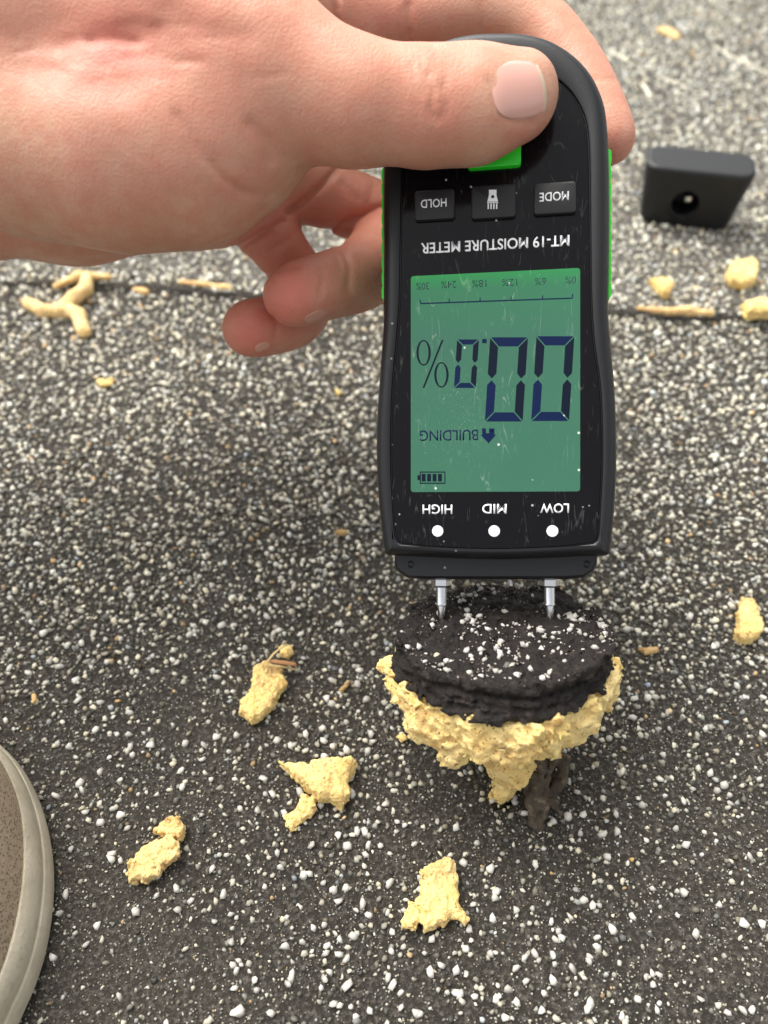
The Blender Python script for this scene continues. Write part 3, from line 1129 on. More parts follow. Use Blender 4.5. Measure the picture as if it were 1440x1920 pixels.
cx = np.concatenate([cx, r2 * np.cos(a2)]); cy = np.concatenate([cy, r2 * np.sin(a2)])
rad_ = np.concatenate([rad_, rng.uniform(0.10, 0.32, n2_)])
cc = np.concatenate([cc, np.array([0.30, 0.25, 0.22]) * rng.uniform(0.1, 1.6, n2_)[:, None]]); nn += n2_
obj('disc_granules', granule_mesh(cx, cy, np.full(nn, 0.0), rad_, cc, ICO_V, ICO_F, 0.15), M['granule'], plug, kind='stuff')


# ------------------------------------------------------------------ left hand
def N(px, py, z, r):
    return (cpt(px, py, z), r)


g = Grid(cpt(720, 960, 1) * 0 + np.array([-330, 20, 135]), np.array([86, 182, 290]), 0.75)
f = g.full(20.0)
# wrist, palm and thumb
ball = [
    [(np.array([-300.0, 96, 176]), 37), N(-900, 262, 198, 32), N(-560, 240, 205, 28), N(-260, 200, 212, 28)],
    [N(-260, 120, 208, 27), N(60, 60, 205, 27), N(330, 90, 203, 25), N(480, 130, 199, 20), N(610, 172, 195, 14.5)],   # first metacarpal
    [N(-120, 245, 212, 23), N(80, 272, 207, 22.6), N(230, 288, 204, 23.3), N(360, 284, 203, 22), N(445, 258, 203, 18.5)],       # ball of the thumb
]
palm = [
    [N(-260, 200, 220, 27), N(-100, 318, 238, 25.5), N(140, 330, 241, 25), N(330, 350, 250, 18), N(480, 395, 256, 12.5)],   # heel of the palm
    [N(-60, 140, 234, 25), N(260, 150, 244, 20), N(480, 110, 250, 15), N(660, 60, 248, 12.5)],
    [N(260, 200, 248, 18), N(500, 240, 256, 14), N(625, 190, 260, 11.5)],
    [N(300, 300, 250, 17), N(480, 330, 256, 13), N(575, 335, 257, 11.5)],
]
web = [[N(380, 40, 218, 17), N(520, 20, 234, 13), N(650, 25, 245, 11.5)]]
for c in ball:
    f = g.chain(f, c, 9.0, 12)
thumb_hi = [N(600, 155, 195, 11.8), N(700, 182, 194.5, 11.2), N(800, 180, 194.5, 10.2), N(890, 174, 195, 9.9), N(978, 162, 196, 8.4)]
thumb_lo = [N(540, 182, 196, 13.5), N(660, 208, 194.5, 11.7), N(800, 224, 194.5, 10.2), N(890, 219, 195, 10.1), N(968, 197, 196, 9.0)]
f = g.chain(f, thumb_hi, 6.0)
f = g.chain(f, thumb_lo, 6.0)
fp_ = g.full(20.0)
for c in palm:
    fp_ = g.chain(fp_, c, 9.0, 12)
f = smin(f, fp_, 2.5)
for c in web:
    f = g.chain(f, c, 5.0, 12)
fingers = [
    [N(650, 40, 248, 11.5), N(765, 34, 248, 10.6), N(850, 26, 248, 10.2), N(935, 24, 247, 10.3), N(1010, 60, 245, 10.0), N(1072, 132, 241, 9.4), N(1112, 205, 237, 8.8), N(1142, 262, 234, 7.5)],
    [N(625, 190, 260, 11.2), N(740, 215, 264, 10.8), N(860, 240, 262, 10.2), N(960, 330, 258, 9.6), N(1000, 430, 250, 8.6)],
    [N(576, 344, 257, 10.8), N(646, 380, 261, 10.4), N(724, 412, 269, 10.4), N(716, 462, 257, 10.0), N(682, 512, 242, 10.4), N(614, 536, 231, 9.2), N(550, 554, 225, 8.9)],
    [N(486, 418, 254, 9.6), N(524, 466, 257, 8.4), N(560, 522, 263, 8.8), N(572, 568, 256, 8.6), N(546, 597, 246, 8.7), N(505, 611, 240, 7.9), N(467, 616, 236, 8.1)],
]
IX = int((-60 - g.lo[0]) / g.vox)
tot = None
for c in fingers:
    cm = catmull(np.array([[*p_, r_] for p_, r_ in c]), False, 3)
    d = g.chain(g.full(20.0), [(x_[:3], x_[3]) for x_ in cm], 2.5)[IX:]
    # a little flesh over the joints
    fi = smin(f[IX:], d, 4.5)
    tot = fi if tot is None else np.minimum(tot, fi)
f[IX:] = tot
# creases and folds pressed into the skin
m = np.abs(f) < 2.2
q = g.pts()[m]
qx, qy = 720 + F * q[:, 0] / q[:, 2], 960 - F * q[:, 1] / q[:, 2]
qq = np.stack([qx, qy], -1)
front = q[:, 2] < 212
wr_ = []
rs = random.Random(5)
for _ in range(15):
    x_, y_, h_ = rs.uniform(750, 845), rs.uniform(112, 225), rs.uniform(14, 34)
    wr_.append(([(x_ + rs.uniform(-4, 4), y_ - h_), (x_ + rs.uniform(2, 8), y_), (x_ + rs.uniform(-4, 4), y_ + h_)], rs.uniform(2.6, 4.2), rs.uniform(0.10, 0.26)))
for _ in range(22):
    x_, y_ = rs.uniform(30, 520), rs.uniform(10, 150)
    l_ = rs.uniform(16, 40)
    wr_.append(([(x_ - l_, y_ + rs.uniform(-5, 9)), (x_, y_), (x_ + l_, y_ + rs.uniform(-9, 9))], rs.uniform(3.5, 7), rs.uniform(0.10, 0.26)))
for _ in range(14):
    x_, y_ = rs.uniform(180, 520), rs.uniform(230, 400)
    l_ = rs.uniform(14, 36)
    wr_.append(([(x_ - l_ * .6, y_ - l_), (x_, y_), (x_ + l_ * .9, y_ + l_ * .7)], rs.uniform(3.5, 8), rs.uniform(0.10, 0.26)))
disp = np.zeros(len(q))


def press(pts_, wd, dp, mask):
    a_ = np.array(pts_, float); lo_, hi_ = a_.min(0) - 3 * wd, a_.max(0) + 3 * wd
    k_ = np.where(mask & (qq[:, 0] > lo_[0]) & (qq[:, 0] < hi_[0]) & (qq[:, 1] > lo_[1]) & (qq[:, 1] < hi_[1]))[0]
    disp[k_] += dp * np.exp(-(line_d(qq[k_], pts_) / wd) ** 2)


for pts_, wd, dp in tuple(wr_) + (
        ([(330, 215), (378, 284), (412, 328), (452, 360), (492, 366)], 8, 0.55), ([(395, 305), (425, 340), (458, 362)], 5, 0.5), ([(470, 232), (494, 262), (506, 300)], 12, 0.7),
        ([(170, 78), (215, 72), (258, 78)], 9, 0.8), ([(120, 86), (190, 60), (300, 58)], 16, 0.5),
        ([(803, 140), (812, 178), (806, 208), (818, 226)], 4.5, 0.5), ([(772, 118), (778, 150)], 5, 0.35), ([(788, 108), (796, 140), (796, 175)], 4.5, 0.35),
        ([(828, 160), (838, 196), (830, 224)], 5, 0.35), ([(60, 130), (150, 160), (240, 170)], 30, 0.5), ([(320, 20), (380, 60), (460, 70)], 26, 0.5)):
    press(pts_, wd, dp, front)
for pts_, wd, dp in (
        ([(632, -20), (630, 30), (636, 70)], 6, 1.6), ([(765, 10), (768, 60), (764, 110)], 7, 1.0), ([(752, 20), (752, 90)], 5, 0.4),
        ([(642, 306), (600, 352), (540, 398)], 6, 1.7), ([(532, 414), (486, 440), (436, 468)], 6, 1.5),
        ([(722, 386), (660, 410), (602, 438)], 6, 1.6), ([(640, 462), (655, 500), (652, 540)], 6, 0.75), ([(628, 470), (640, 505)], 4, 0.45), ([(600, 492), (606, 520), (600, 552)], 4.5, 0.4), ([(560, 500), (520, 505), (488, 522)], 7, 0.6), ([(512, 590), (520, 612), (516, 634)], 4, 0.5), ([(700, 350), (690, 385)], 7, 0.5), ([(640, 345), (668, 372)], 6, 0.4), ([(505, 470), (545, 448)], 5, 0.4), ([(900, 0), (906, 40), (900, 70)], 6, 0.5), ([(1092, 160), (1120, 150), (1150, 150)], 5, 0.35)):
    press(pts_, wd, dp, q[:, 2] > 215)
# nail bed on the thumb
disp += np.where(front, 0.5 * np.exp(-(line_d(qq, [(916, 150), (930, 190), (955, 226), (998, 230)]) / 6) ** 2), 0)
disp += 0.14 * vnoise(q, 0.08, 51) + 0.03 * vnoise(q, 0.3, 52)
f[m] += disp
HF = f.copy()
v, q = g.mesh(f)
# relax the staircase a little
for _ in range(2):
    s = np.zeros_like(v); n_ = np.zeros(len(v))
    for a_ in range(4):
        b_ = (a_ + 1) % 4
        np.add.at(s, q[:, a_], v[q[:, b_]]); np.add.at(n_, q[:, a_], 1)
        np.add.at(s, q[:, b_], v[q[:, a_]]); np.add.at(n_, q[:, b_], 1)
    v = v * 0.5 + 0.5 * s / n_[:, None]
hx, hy = 720 + F * v[:, 0] / v[:, 2], 960 - F * v[:, 1] / v[:, 2]
blush = np.zeros(len(v))
for (bx, by, br, ba, z0, z1) in ((200, 78, 70, 0.5, 0, 215), (330, 40, 150, 0.3, 0, 215), (465, 625, 55, 0.85, 215, 300), (545, 560, 65, 0.75, 215, 300), (640, 420, 120, 0.5, 215, 300), (490, 450, 70, 0.45, 215, 300), (1150, 280, 60, 0.45, 215, 300),
                                 (1080, 90, 70, 0.25, 215, 300), (700, 30, 90, 0.35, 215, 300), (820, 200, 50, 0.25, 0, 215), (990, 260, 60, 0.35, 0, 215), (450, 355, 40, 0.3, 0, 215)):
    dd = np.hypot(hx - bx, hy - by) / br
    blush += np.where((v[:, 2] > z0) & (v[:, 2] < z1), ba * np.exp(-dd ** 2), 0)
org = P(-260, 200, 212)
hm = mk((c2w(v) - org) / 1000, q)
fix_normals(hm)
at = hm.attributes.new('blush', 'FLOAT', 'POINT')
at.data.foreach_set('value', np.clip(blush, 0, 0.9).astype(np.float32))
hand = obj('hand', hm, M['skin'], label='bare hand reaching in from the left, thumb pressing the meter', cat='hand')
hand.location = org / 1000


def sdf_at(p):                                # trilinear lookup
    u = (p - g.lo) / g.vox
    u = np.clip(u, 0, g.n - 1.001)
    i = np.floor(u).astype(int); t = u - i
    r_ = 0
    for a in (0, 1):
        for b in (0, 1):
            for c in (0, 1):
                r_ = r_ + HF[i[:, 0] + a, i[:, 1] + b, i[:, 2] + c] * (t[:, 0] if a else 1 - t[:, 0]) * (t[:, 1] if b else 1 - t[:, 1]) * (t[:, 2] if c else 1 - t[:, 2])
    return r_


def hit(px, py, z0):                          # camera-frame surface point of the hand under a pixel
    d = np.stack([(px - 720) / F, -(py - 960) / F, np.ones_like(px)], -1)
    z = np.full(len(px), float(z0))
    for _ in range(60):
        z += np.clip(sdf_at(d * z[:, None]), -1, 3) * 0.7
    return d * z[:, None]


def nail(name, c, ux, uy, z0, lift, mat, free=True):
    """c centre px, ux half-length vector (towards the tip), uy half-width vector"""
    nu, nv = 17, 17
    U, V_ = np.meshgrid(np.linspace(-1, 1, nu), np.linspace(-1, 1, nv), indexing='ij')
    # rounded cuticle, squarer free edge
    wv = np.where(U < 0, np.clip(1 - (np.abs(U) ** 3.2), 0, 1) ** 0.5 * 0.72 + 0.28, np.clip(1 - 0.22 * U ** 2.0, 0, 1))
    lim = 1 - 0.16 * V_ ** 2 * (U > 0)
    X = c[0] + ux[0] * U * lim + uy[0] * V_ * wv
    Y = c[1] + ux[1] * U * lim + uy[1] * V_ * wv
    s = hit(X.ravel(), Y.ravel(), z0).reshape(nu, nv, 3)
    # smooth, then lift the plate off the flesh, most along the middle
    for _ in range(6):
        s2 = s.copy()
        s2[1:-1, :, 2] = (s[2:, :, 2] + s[:-2, :, 2] + 2 * s[1:-1, :, 2]) / 4
        s2[:, 1:-1, 2] = (s2[:, 2:, 2] + s2[:, :-2, 2] + 2 * s2[:, 1:-1, 2]) / 4
        s = s2
    e = np.clip(1 - np.maximum(np.abs(V_), np.clip(-U, 0, 1)) ** 6, 0, 1)
    k = (s[..., 2] - lift * (0.25 + 0.75 * e) + 0.12) / s[..., 2]
    top = s * k[..., None]
    bot = s * ((s[..., 2] + 0.5) / s[..., 2])[..., None]
    vv = np.concatenate([top.reshape(-1, 3), bot.reshape(-1, 3)])
    i = np.arange(nu * nv).reshape(nu, nv); j = i + nu * nv
    fs = []
    for a in range(nu - 1):
        for b in range(nv - 1):
            fs.append((i[a, b], i[a + 1, b], i[a + 1, b + 1], i[a, b + 1]))
    rim = [(a, 0) for a in range(nu)] + [(nu - 1, b) for b in range(1, nv)] + [(a, nv - 1) for a in range(nu - 2, -1, -1)] + [(0, b) for b in range(nv - 2, 0, -1)]
    for k_ in range(len(rim)):
        a, b = rim[k_], rim[(k_ + 1) % len(rim)]
        fs.append((i[a], i[b], j[b], j[a]))
    m_ = mk((c2w(vv) - org) / 1000, [tuple(int(x) for x in t) for t in fs])
    fix_normals(m_)
    m_.materials.append(mat); m_.materials.append(M['nail_edge'])
    for p_ in m_.polygons:
        if free and p_.index < (nu - 1) * (nv - 1) and p_.index // (nv - 1) >= nu - 2:
            p_.material_index = 1
    return obj(name, m_, None, hand)


nail('thumbnail', (973, 169), (51, -5), (9, 55), 178, 0.40, M['nail'])
nail('fingernail', (592, 592), (-20, 10), (4, 8), 214, 0.25, M['nail_dim'], False)
nail('fingernail', (492, 650), (-13, 6), (3, 7), 226, 0.25, M['nail_dim'], False)

# ------------------------------------------------------------------ cap of the meter
g = Grid((-36, -20, -2), (36, 20, 42), 0.7)
p = g.pts()
sc_ = np.interp(p[..., 2], [0, 34], [0.83, 1.0])
qx, qy = np.abs(p[..., 0]) / sc_ - 28.5 + 8, np.abs(p[..., 1]) / sc_ - 12.5 + 8
side = np.hypot(np.maximum(qx, 0), np.maximum(qy, 0)) + np.minimum(np.maximum(qx, qy), 0) - 8
zz = np.abs(p[..., 2] - 17) - 17.0 + 0.05 * 0
o1, o2 = np.maximum(side + 2.4, 0), np.maximum(zz + 2.4, 0)
f = np.hypot(o1, o2) + np.minimum(np.maximum(side + 2.4, zz + 2.4), 0) - 2.4
hole = np.maximum(np.hypot(p[..., 0] + 3.0, p[..., 2] - 15.0) - 7.4, p[..., 1] - 4)
f = np.maximum(f, -hole)
rim = np.maximum(np.abs(np.hypot(p[..., 0] + 3.0, p[..., 2] - 15.0) - 7.8) - 0.5, np.abs(p[..., 1] + 11.0) - 0.6)
f = smin(f, rim, 0.8)
v, q = g.mesh(f.astype(np.float32))
ce = bpy.data.objects.new('protective_cap', None)
COL.objects.link(ce); ce.empty_display_size = 0.02
cb = G(1286, 424, SHEET)
ce.location = cb / 1000 + np.array([0, 0.008, 0.0004])
ce.rotation_euler = (R(3), R(0), R(-13))
ce['label'] = 'black plastic cap with a round hole, lying on the roof beyond the meter'
ce['category'] = 'cap'
M['capm'] = plain('black_cap_plastic', (0.004, 0.0048, 0.006), 0.5)
obj('cap_body', sharp(mk(v / 1000, q), 45), M['capm'], ce)
m_ = lathe([(0.2, -5.5), (1.6, -5.0), (2.2, -3.0), (2.2, 4.2)], 16)
o = obj('metal_contact', m_, M['chrome'], ce)
o.location = (-0.0018, -0.0045, 0.0165)


# ------------------------------------------------------------------ foam crumbs and other litter
def on_roof(x, y):
    xa, ya = np.array([x]), np.array([y])
    return float(relief(xa, ya)[0] + (SHEET if y > seam_y(xa)[0] else 0))


def crumb(name, polys, h, label, cat, mat, vox=0.36, seed=1, group=None, amp=1.0, rr_=2.2):
    """irregular lump: polygons in photo pixels with a height each, union, roughened"""
    P2 = []
    for poly, hh in polys:
        w_ = np.array([G(x, y, hh * 0.45) for x, y in poly])
        P2.append((w_[:, :2], hh))
    allp = np.concatenate([a for a, _ in P2])
    c = allp.mean(0); z0 = on_roof(*c)
    mh = max(hh for _, hh in polys)
    ext = np.abs(allp - c).max(0) + 4
    g = Grid((-ext[0], -ext[1], -2), (ext[0], ext[1], mh + 4), vox)
    p = g.pts(); f = None
    for a, hh in P2:
        sd = poly_sd(p[:, :, 0, :2], a - c)[:, :, None] * np.ones(p.shape[2])[None, None]
        r_ = min(rr_, hh * 0.45)
        # facets: the top falls off unevenly
        top = hh * (0.80 + 0.32 * vnoise(p, 0.09, seed + 3))
        zz = np.maximum(p[..., 2] - top, -p[..., 2] - 0.3)
        o1, o2 = np.maximum(sd + r_, 0), np.maximum(zz + r_, 0)
        d = np.hypot(o1, o2) + np.minimum(np.maximum(sd + r_, zz + r_), 0) - r_
        f = d if f is None else smin(f, d, 1.0)
    f = g.rough(f.astype(np.float32), [(0.9 * amp, 0.22, seed), (0.7 * amp, 0.6, seed + 1), (0.62 * amp, 1.1, seed + 2), (0.5 * amp, 1.9, seed + 4)])
    pit = np.abs(f) < 1.6
    f[pit] += 1.1 * amp * np.clip(vnoise(g.pts()[pit], 0.95, seed + 6) - 0.25, 0, 1)
    v, q = g.mesh(f)
    o = obj(name, mk(v / 1000, q), mat, label=label, cat=cat, group=group)
    o.location = (c[0] / 1000, c[1] / 1000, z0 / 1000)
    return o


FG = 'foam crumbs scattered on the roof'
crumb('foam_crumb', [([(500, 1240), (528, 1252), (536, 1282), (520, 1308), (500, 1335), (470, 1352), (448, 1340), (452, 1315), (472, 1290), (480, 1258)], 8)], 8,
      'long yellow foam crumb with straw caught at its far end', 'foam crumb', M['foam'], seed=101, group=FG, amp=.8)
crumb('foam_crumb', [([(522, 1212), (540, 1212), (550, 1222), (540, 1232), (526, 1228)], 4)], 4, 'tiny pale foam bit just beyond the crumb with straw', 'foam crumb', M['foam'], seed=105, group=FG, vox=.35, amp=.6)
crumb('foam_crumb', [([(522, 1428), (560, 1432), (578, 1442), (590, 1432), (660, 1424), (668, 1432), (654, 1462), (656, 1490), (640, 1514), (618, 1500), (598, 1502), (572, 1478), (545, 1452)], 9),
                     ([(566, 1488), (592, 1500), (596, 1516), (566, 1540), (544, 1562), (536, 1545), (532, 1528), (552, 1515)], 5)], 9,
      'yellow triangular foam crumb with a broken leg, left of the core', 'foam crumb', M['foam'], seed=111, group=FG, amp=.6)
crumb('foam_crumb', [([(288, 1578), (316, 1562), (332, 1580), (334, 1604), (310, 1620), (302, 1640), (275, 1652), (246, 1650), (240, 1622), (262, 1600)], 7),
                     ([(300, 1540), (316, 1528), (338, 1530), (347, 1552), (340, 1572), (318, 1574), (300, 1562), (288, 1555)], 6)], 7,
      'brownish two-lobed foam crumb nearest the shoe', 'foam crumb', M['foam_brown'], seed=121, group=FG)
crumb('foam_crumb', [([(796, 1622), (822, 1616), (846, 1610), (858, 1650), (862, 1690), (880, 1720), (872, 1732), (846, 1720), (838, 1738), (796, 1740), (788, 1712), (784, 1660)], 9),
                     ([(766, 1690), (790, 1682), (790, 1720), (778, 1742), (752, 1742), (750, 1722)], 6)], 9,
      'pale yellow foam crumb with three feet, closest to the photo bottom', 'foam crumb', M['foam'], seed=131, group=FG, amp=.8)
crumb('foam_crumb', [([(1392, 1122), (1412, 1120), (1420, 1150), (1432, 1180), (1424, 1194), (1392, 1204), (1380, 1190), (1382, 1150)], 7)], 7,
      'yellow pear-shaped foam crumb at the right edge beside the core', 'foam crumb', M['foam'], seed=141, group=FG, amp=.7)
crumb('foam_crumb', [([(1372, 505), (1400, 502), (1415, 515), (1412, 538), (1390, 545), (1366, 540), (1360, 520)], 9)], 9,
      'round yellow foam crumb on the upper sheet below the cap', 'foam crumb', M['foam'], seed=151, group=FG, amp=.6)
crumb('foam_crumb', [([(1213, 536), (1240, 540), (1260, 548), (1250, 566), (1238, 564)], 7)], 7,
      'small pointed foam crumb on the upper sheet beside the meter', 'foam crumb', M['foam'], seed=161, group=FG, amp=.6)
crumb('foam_crumb', [([(1388, 584), (1410, 578), (1446, 580), (1448, 600), (1395, 602)], 7)], 7,
      'yellow foam crumb perched on the seam at the right edge', 'foam crumb', M['foam'], seed=171, group=FG, amp=.6)
crumb('foam_crumb', [([(742, 1380), (756, 1370), (764, 1384), (752, 1392)], 4)], 4,
      'tiny foam crumb touching the left foot of the core', 'foam crumb', M['foam'], seed=181, group=FG, vox=.35, amp=.6)
crumb('foam_crumb', [([(182, 712), (214, 710), (210, 722), (186, 722)], 4)], 4,
      'small flat foam crumb below the branching sealant strand', 'foam crumb', M['foam'], seed=191, group=FG, vox=.35, amp=.5)
crumb('foam_crumb', [([(628, 732), (638, 730), (642, 738), (630, 742)], 4)], 4,
      'tiny foam crumb left of the meter below the curled fingers', 'foam crumb', M['foam'], seed=196, group=FG, vox=.35, amp=.5)


def tubes(name, chains, label, cat, mat, vox=0.5, seed=3, amp=0.5, k=1.5, group=None):
    pts_ = np.array([p_ for c in chains for p_, _ in c]); c0 = pts_.mean(0); c0[2] = 0
    lo = pts_.min(0) - c0 - 7; hi = pts_.max(0) - c0 + 7; lo[2] = max(lo[2], -3)
    g = Grid(lo, hi, vox); f = g.full()
    for c in chains:
        f = g.chain(f, [(p_ - c0, r_) for p_, r_ in c], k, 4)
    f = g.rough(f, [(amp, 0.25, seed), (amp * 0.6, 0.8, seed + 1)], 2)
    v, q = g.mesh(f)
    o = obj(name, mk(v / 1000, q), mat, label=label, cat=cat, group=group)
    o.location = c0 / 1000
    return o


def gt(px, py, r_, lift=0.6):
    p_ = G(px, py, SHEET if py < 560 else 0)
    p_[2] = on_roof(p_[0], p_[1]) + r_ * lift
    return (p_, r_)


tubes('sealant_strand', [[gt(166, 526, 3.0, .8), gt(164, 548, 3.3, 1.6), gt(146, 570, 3.6, 1.2), gt(118, 592, 3.4, .9), gt(84, 592, 3.0, .9), (gt(60, 580, 3.2, .9))],
                         [gt(126, 590, 3.4, .9), gt(150, 600, 3.4, .9), gt(160, 630, 3.2, .9)]],
      'branching strand of dried yellow sealant hanging over the seam', 'sealant', M['sealant'], seed=61)
tubes('sealant_bead', [[gt(104, 531, 1.8, .9), gt(150, 523, 2.2, .9), gt(205, 524, 1.8, .9)]],
      'short bead of dried sealant under the branching strand', 'sealant', M['sealant'], seed=63, group='sealant beads along the seam')
tubes('sealant_bead', [[gt(340, 530, 1.2, .7), gt(385, 537, 1.6, .7), gt(432, 543, 1.5, .7)]],
      'thin orange sealant bead on the sheet edge beside the fingertips', 'sealant', M['sealant_orange'], seed=65, group='sealant beads along the seam')
tubes('sealant_bead', [[gt(252, 536, 1.5, .7), gt(272, 540, 1.7, .7)]],
      'orange sealant speck on the sheet edge between two longer beads', 'sealant', M['sealant_orange'], seed=66, group='sealant beads along the seam')


def gs(px, dy, r_):                           # on the lip of the upper sheet
    p_ = G(px, 590, SHEET)
    y = float(seam_y(np.array([p_[0]]))[0]) + dy
    return (np.array([p_[0], y, on_roof(p_[0], y + 1) + r_ * 0.5]), r_)


tubes('sealant_bead', [[gs(1200, 1.2, 1.0), gs(1250, 1.5, 1.7), gs(1290, 1.8, 2.2), gs(1330, 1.4, 1.6)]],
      'orange sealant bead along the seam right of the meter', 'sealant', M['sealant_orange'], seed=67, group='sealant beads along the seam')


def stick(name, pts_, r_, label, mat, group='dry stalks lying on the roof', hgt=None):
    ch = []
    for k, (x, y) in enumerate(pts_):
        p_, _ = gt(x, y, r_, 0.9)
        if hgt:
            p_ = G(x, y, hgt[k])
        ch.append((p_, r_))
    # swept tube
    P_ = catmull([c[0] for c in ch], False, 5)
    n = 6; vv = []; fs = []
    for i, pnt in enumerate(P_):
        t = P_[min(i + 1, len(P_) - 1)] - P_[max(i - 1, 0)]; t /= np.linalg.norm(t)
        a_ = np.cross(t, [0, 0, 1.0]); a_ /= np.linalg.norm(a_); b_ = np.cross(t, a_)
        rad = r_ * (0.75 + 0.5 * abs(math.sin(i * 1.7))) * (0.5 if i in (0, len(P_) - 1) else 1)
        vv += [pnt + rad * (math.cos(x) * a_ + 0.6 * math.sin(x) * b_) for x in np.linspace(0, 6.283, n, endpoint=False)]
    for i in range(len(P_) - 1):
        fs += [(i * n + j, i * n + (j + 1) % n, (i + 1) * n + (j + 1) % n, (i + 1) * n + j) for j in range(n)]
    fs += [tuple(range(n)), tuple((len(P_) - 1) * n + j for j in range(n))]
    c0 = np.array(P_).mean(0); c0[2] = on_roof(c0[0], c0[1])
    m_ = mk((np.array(vv) - c0) / 1000, fs); fix_normals(m_)
    o = obj(name, m_, mat, label=label, cat='stalk', group=group)
    o.location = c0 / 1000
    return o


SG = 'dry stalks lying on the roof'
stick('straw', [(500, 1243), (515, 1224), (538, 1208)], 0.35, 'yellow straw rising from the long foam crumb', M['straw'], hgt=[8, 9, 6])
stick('straw', [(500, 1238), (528, 1242), (556, 1246)], 0.7, 'thick brown straw lying across the long foam crumb', M['straw_brown'], hgt=[8, 7, 5])
stick('straw', [(505, 1247), (530, 1250), (558, 1256)], 0.35, 'thin pale straw below the brown one on the foam crumb', M['straw'], hgt=[8, 6, 2])
stick('stalk', [(1336, 88), (1380, 112), (1445, 142)], 0.9, 'long pale stalk at the right edge above the cap', M['straw_pale'])
stick('stalk', [(1226, 140), (1252, 152), (1296, 172)], 0.8, 'middle pale stalk between the fingertip and the long stalk', M['straw_pale'])
stick('stalk', [(1202, 158), (1212, 172), (1220, 184)], 1.4, 'short thick pale stalk beside the index finger', M['straw_pale'])
stick('stalk', [(1145, 100), (1160, 108), (1178, 118)], 1.2, 'short pale stalk close behind the index knuckle', M['straw_pale'])
crumb('wood_chip', [([(1230, 60), (1252, 60), (1276, 74), (1268, 80), (1240, 70)], 4)], 4, 'orange chip at the top right of the roof', 'chip', M['sealant_orange'], seed=201, amp=.5)
crumb('wood_chip', [([(636, 1294), (648, 1280), (656, 1278), (652, 1290), (642, 1298)], 2.5)], 2.5, 'small rust-red chip right of the long foam crumb', 'chip', M['chip'], seed=205, vox=.3, amp=.4)
crumb('wood_chip', [([(1196, 1216), (1232, 1214), (1240, 1222), (1210, 1228)], 2.5)], 2.5, 'flat brown chip just right of the core', 'chip', M['chip'], seed=207, vox=.3, amp=.5)
crumb('wood_chip', [([(60, 1304), (68, 1302), (72, 1314), (62, 1318)], 2.5)], 2.5, 'tiny orange chip above the shoe', 'chip', M['sealant_orange'], seed=209, vox=.3, amp=.4)
crumb('wood_chip', [([(625, 998), (650, 994), (654, 1002), (634, 1006)], 2.2)], 2.2, 'tiny rust chip left of the meter screen', 'chip', M['chip'], seed=211, vox=.3, amp=.4)

# matted fibre beside the foot of the core
fs_ = [[(G(1012, 1432, 12), 1.8), (G(1004, 1470, 8), 1.6), (G(996, 1505, 4), 1.3), (G(1004, 1548, 1.6), 1.4)],
       [(G(1058, 1425, 10), 1.5), (G(1052, 1458, 7), 1.6), (G(1030, 1495, 4), 1.7), (G(1012, 1546, 2), 1.3)],
       [(G(990, 1436, 11), 1.3), (G(986, 1468, 7), 1.1), (G(992, 1498, 3), 1.1)], [(G(1036, 1428, 11), 1.2), (G(1020, 1468, 7), 1.2), (G(1010, 1510, 3), 1.2)]]
for k_ in range(9):
    x_ = rng.uniform(985, 1055); y_ = rng.uniform(1430, 1500)
    fs_.append([(G(x_, y_, rng.uniform(5, 11)), 0.45), (G(x_ + rng.normal(0, 14), y_ + rng.uniform(18, 45), rng.uniform(1, 5)), 0.4)])
tubes('fibre_scrap', fs_,
      'dark matted strip of fibre hanging at the foot of the core', 'fibre scrap', M['debris'], seed=71, amp=0.9, k=1.2, vox=0.4)
crumb('foam_crumb', [([(1004, 1540), (1016, 1542), (1014, 1558), (1002, 1556)], 3)], 3, 'tiny foam bit at the end of the dark fibre strip', 'foam crumb', M['foam'], seed=215, vox=.3, amp=.4, group=FG)


# ------------------------------------------------------------------ shoe
def mat_mesh_fabric():
    t = NT('beige_mesh_fabric')
    br = t.n('TexBrick')
    mp = t.n('Mapping'); mp.inputs['Rotation'].default_value = (0, 0, R(20)); mp.inputs['Scale'].default_value = (1, 1, 0.0)
    t.l(t.tc.outputs['Object'], mp.inputs['Vector']); t.l(mp.outputs[0], br.inputs['Vector'])
    for k, v in (('Scale', 420.0), ('Mortar Size', 0.012), ('Brick Width', 0.75), ('Row Height', 0.42), ('Mortar Smooth', 0.6)):
        br.inputs[k].default_value = v
    n = t.noise(700, 4, 0.7); big = t.noise(45, 3)
    col = t.mix(big, (0.26, 0.20, 0.135), (0.32, 0.255, 0.18))
    col = t.mix(t.ramp(n, [(0.45, 0.0), (0.75, 0.6)]), col, (0.36, 0.31, 0.24))
    holes = t.ramp(t.voro(1100, rnd=0.8), [(0.22, 1.0), (0.36, 0.0)])
    col = t.mix(t.math('MULTIPLY', holes, 0.3), col, (0.05, 0.04, 0.03))
    b = t.bump(t.math('SUBTRACT', 1.0, holes), 0.0005, 0.9)
    b = t.bump(n, 0.0005, 0.6, b)
    return t.set(base=col, rough=0.95, spec=0.2, normal=b)


def mat_suede():
    t = NT('tan_suede_rand')
    n = t.noise(500, 5, 0.7); big = t.noise(70, 4)
    col = t.mix(t.ramp(big, [(0.35, 0.0), (0.65, 1.0)]), (0.42, 0.375, 0.28), (0.55, 0.50, 0.39))
    col = t.mix(t.ramp(n, [(0.55, 0.0), (0.8, 0.6)]), col, (0.22, 0.19, 0.12))
    return t.set(base=col, rough=0.9, spec=0.2, normal=t.bump(n, 0.0006, 0.7))


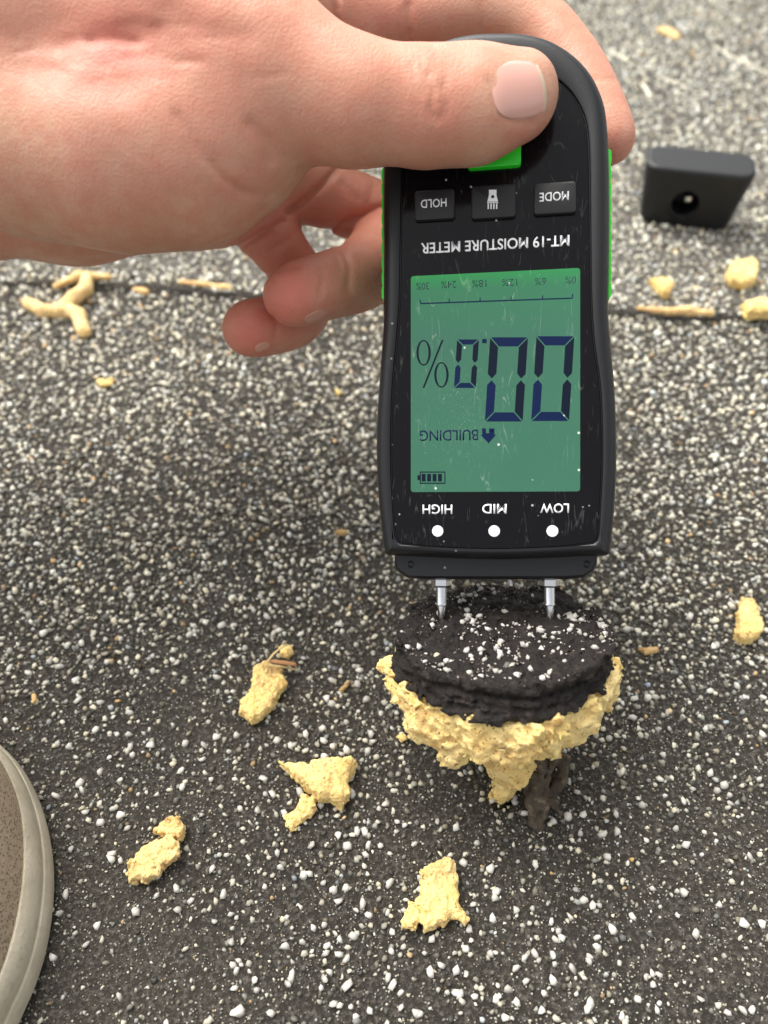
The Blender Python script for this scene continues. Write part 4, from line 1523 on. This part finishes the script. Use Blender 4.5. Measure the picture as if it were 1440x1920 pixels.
M['mesh'] = mat_mesh_fabric(); M['rand'] = mat_suede(); M['sole'] = plain('grey_rubber_sole', (0.20, 0.185, 0.15), 0.8)
EDGE_H = 7.0
edge_px = [(-60, 1345), (0, 1396), (32, 1430), (60, 1480), (80, 1540), (91, 1610), (91, 1680), (80, 1760), (60, 1830), (34, 1890), (10, 1940)]
ed = np.array([G(x, y, EDGE_H)[:2] for x, y in edge_px])
# rest of a left shoe pointing away from the photographer
a0, b0 = ed[0], ed[-1]
oth = np.array([[b0[0] - 9, b0[1] - 30], [b0[0] - 14, b0[1] - 75], [b0[0] - 10, b0[1] - 125], [b0[0] - 8, b0[1] - 165], [b0[0] - 22, b0[1] - 192], [b0[0] - 48, b0[1] - 194], [b0[0] - 68, b0[1] - 170],
                [b0[0] - 76, b0[1] - 120], [b0[0] - 82, b0[1] - 60], [b0[0] - 86, b0[1]], [b0[0] - 84, b0[1] + 45], [b0[0] - 70, b0[1] + 84], [a0[0] - 28, a0[1] + 9], [a0[0] - 13, a0[1] + 7]])
ol = catmull(np.concatenate([ed, oth]), True, 6)
area = 0.5 * np.sum(ol[:, 0] * np.roll(ol[:, 1], -1) - np.roll(ol[:, 0], -1) * ol[:, 1])
if area < 0:
    ol = ol[::-1]
cen = ol.mean(0)
spine = np.stack([np.clip(ol[:, 0], cen[0] - 4, cen[0] + 4), np.clip(ol[:, 1], ol[:, 1].min() + 42, ol[:, 1].max() - 42)], -1)


def ringat(t_):                               # t 0 = outline, 1 = spine
    return ol + (spine - ol) * t_


shoe = bpy.data.objects.new('shoe', None); COL.objects.link(shoe); shoe.empty_display_size = 0.02
shoe.location = (cen[0] / 1000, cen[1] / 1000, 0)
shoe['label'] = 'beige mesh shoe with a tan rim, cut off by the left edge'
shoe['category'] = 'shoe'


def sring(t_, z):
    return (ringat(t_) - cen, z)


def arch(z, lo_, hi_):                        # rim height falls away behind the ball of the foot
    return z


obj('sole', rings_mesh([sring(0.08, 0.5), sring(0.02, 1.2), sring(0.0, 3), sring(0.0, 6.5), sring(0.02, 8.5), sring(0.07, 9.2)], True, True), M['rand'], shoe)
obj('rim_band', rings_mesh([sring(0.05, 8.0), sring(0.035, 9.5), sring(0.04, 13), sring(0.07, 16.0), sring(0.10, 17.4), sring(0.125, 17.0), sring(0.14, 15.5)], False, False, ang=60), M['rand'], shoe)
obj('upper', rings_mesh([sring(0.10, 14), sring(0.13, 17.2), sring(0.19, 22.5), sring(0.28, 28), sring(0.4, 33.5), sring(0.56, 38.5), sring(0.75, 42), sring(0.95, 43.5)], False, True, ang=60), M['mesh'], shoe)
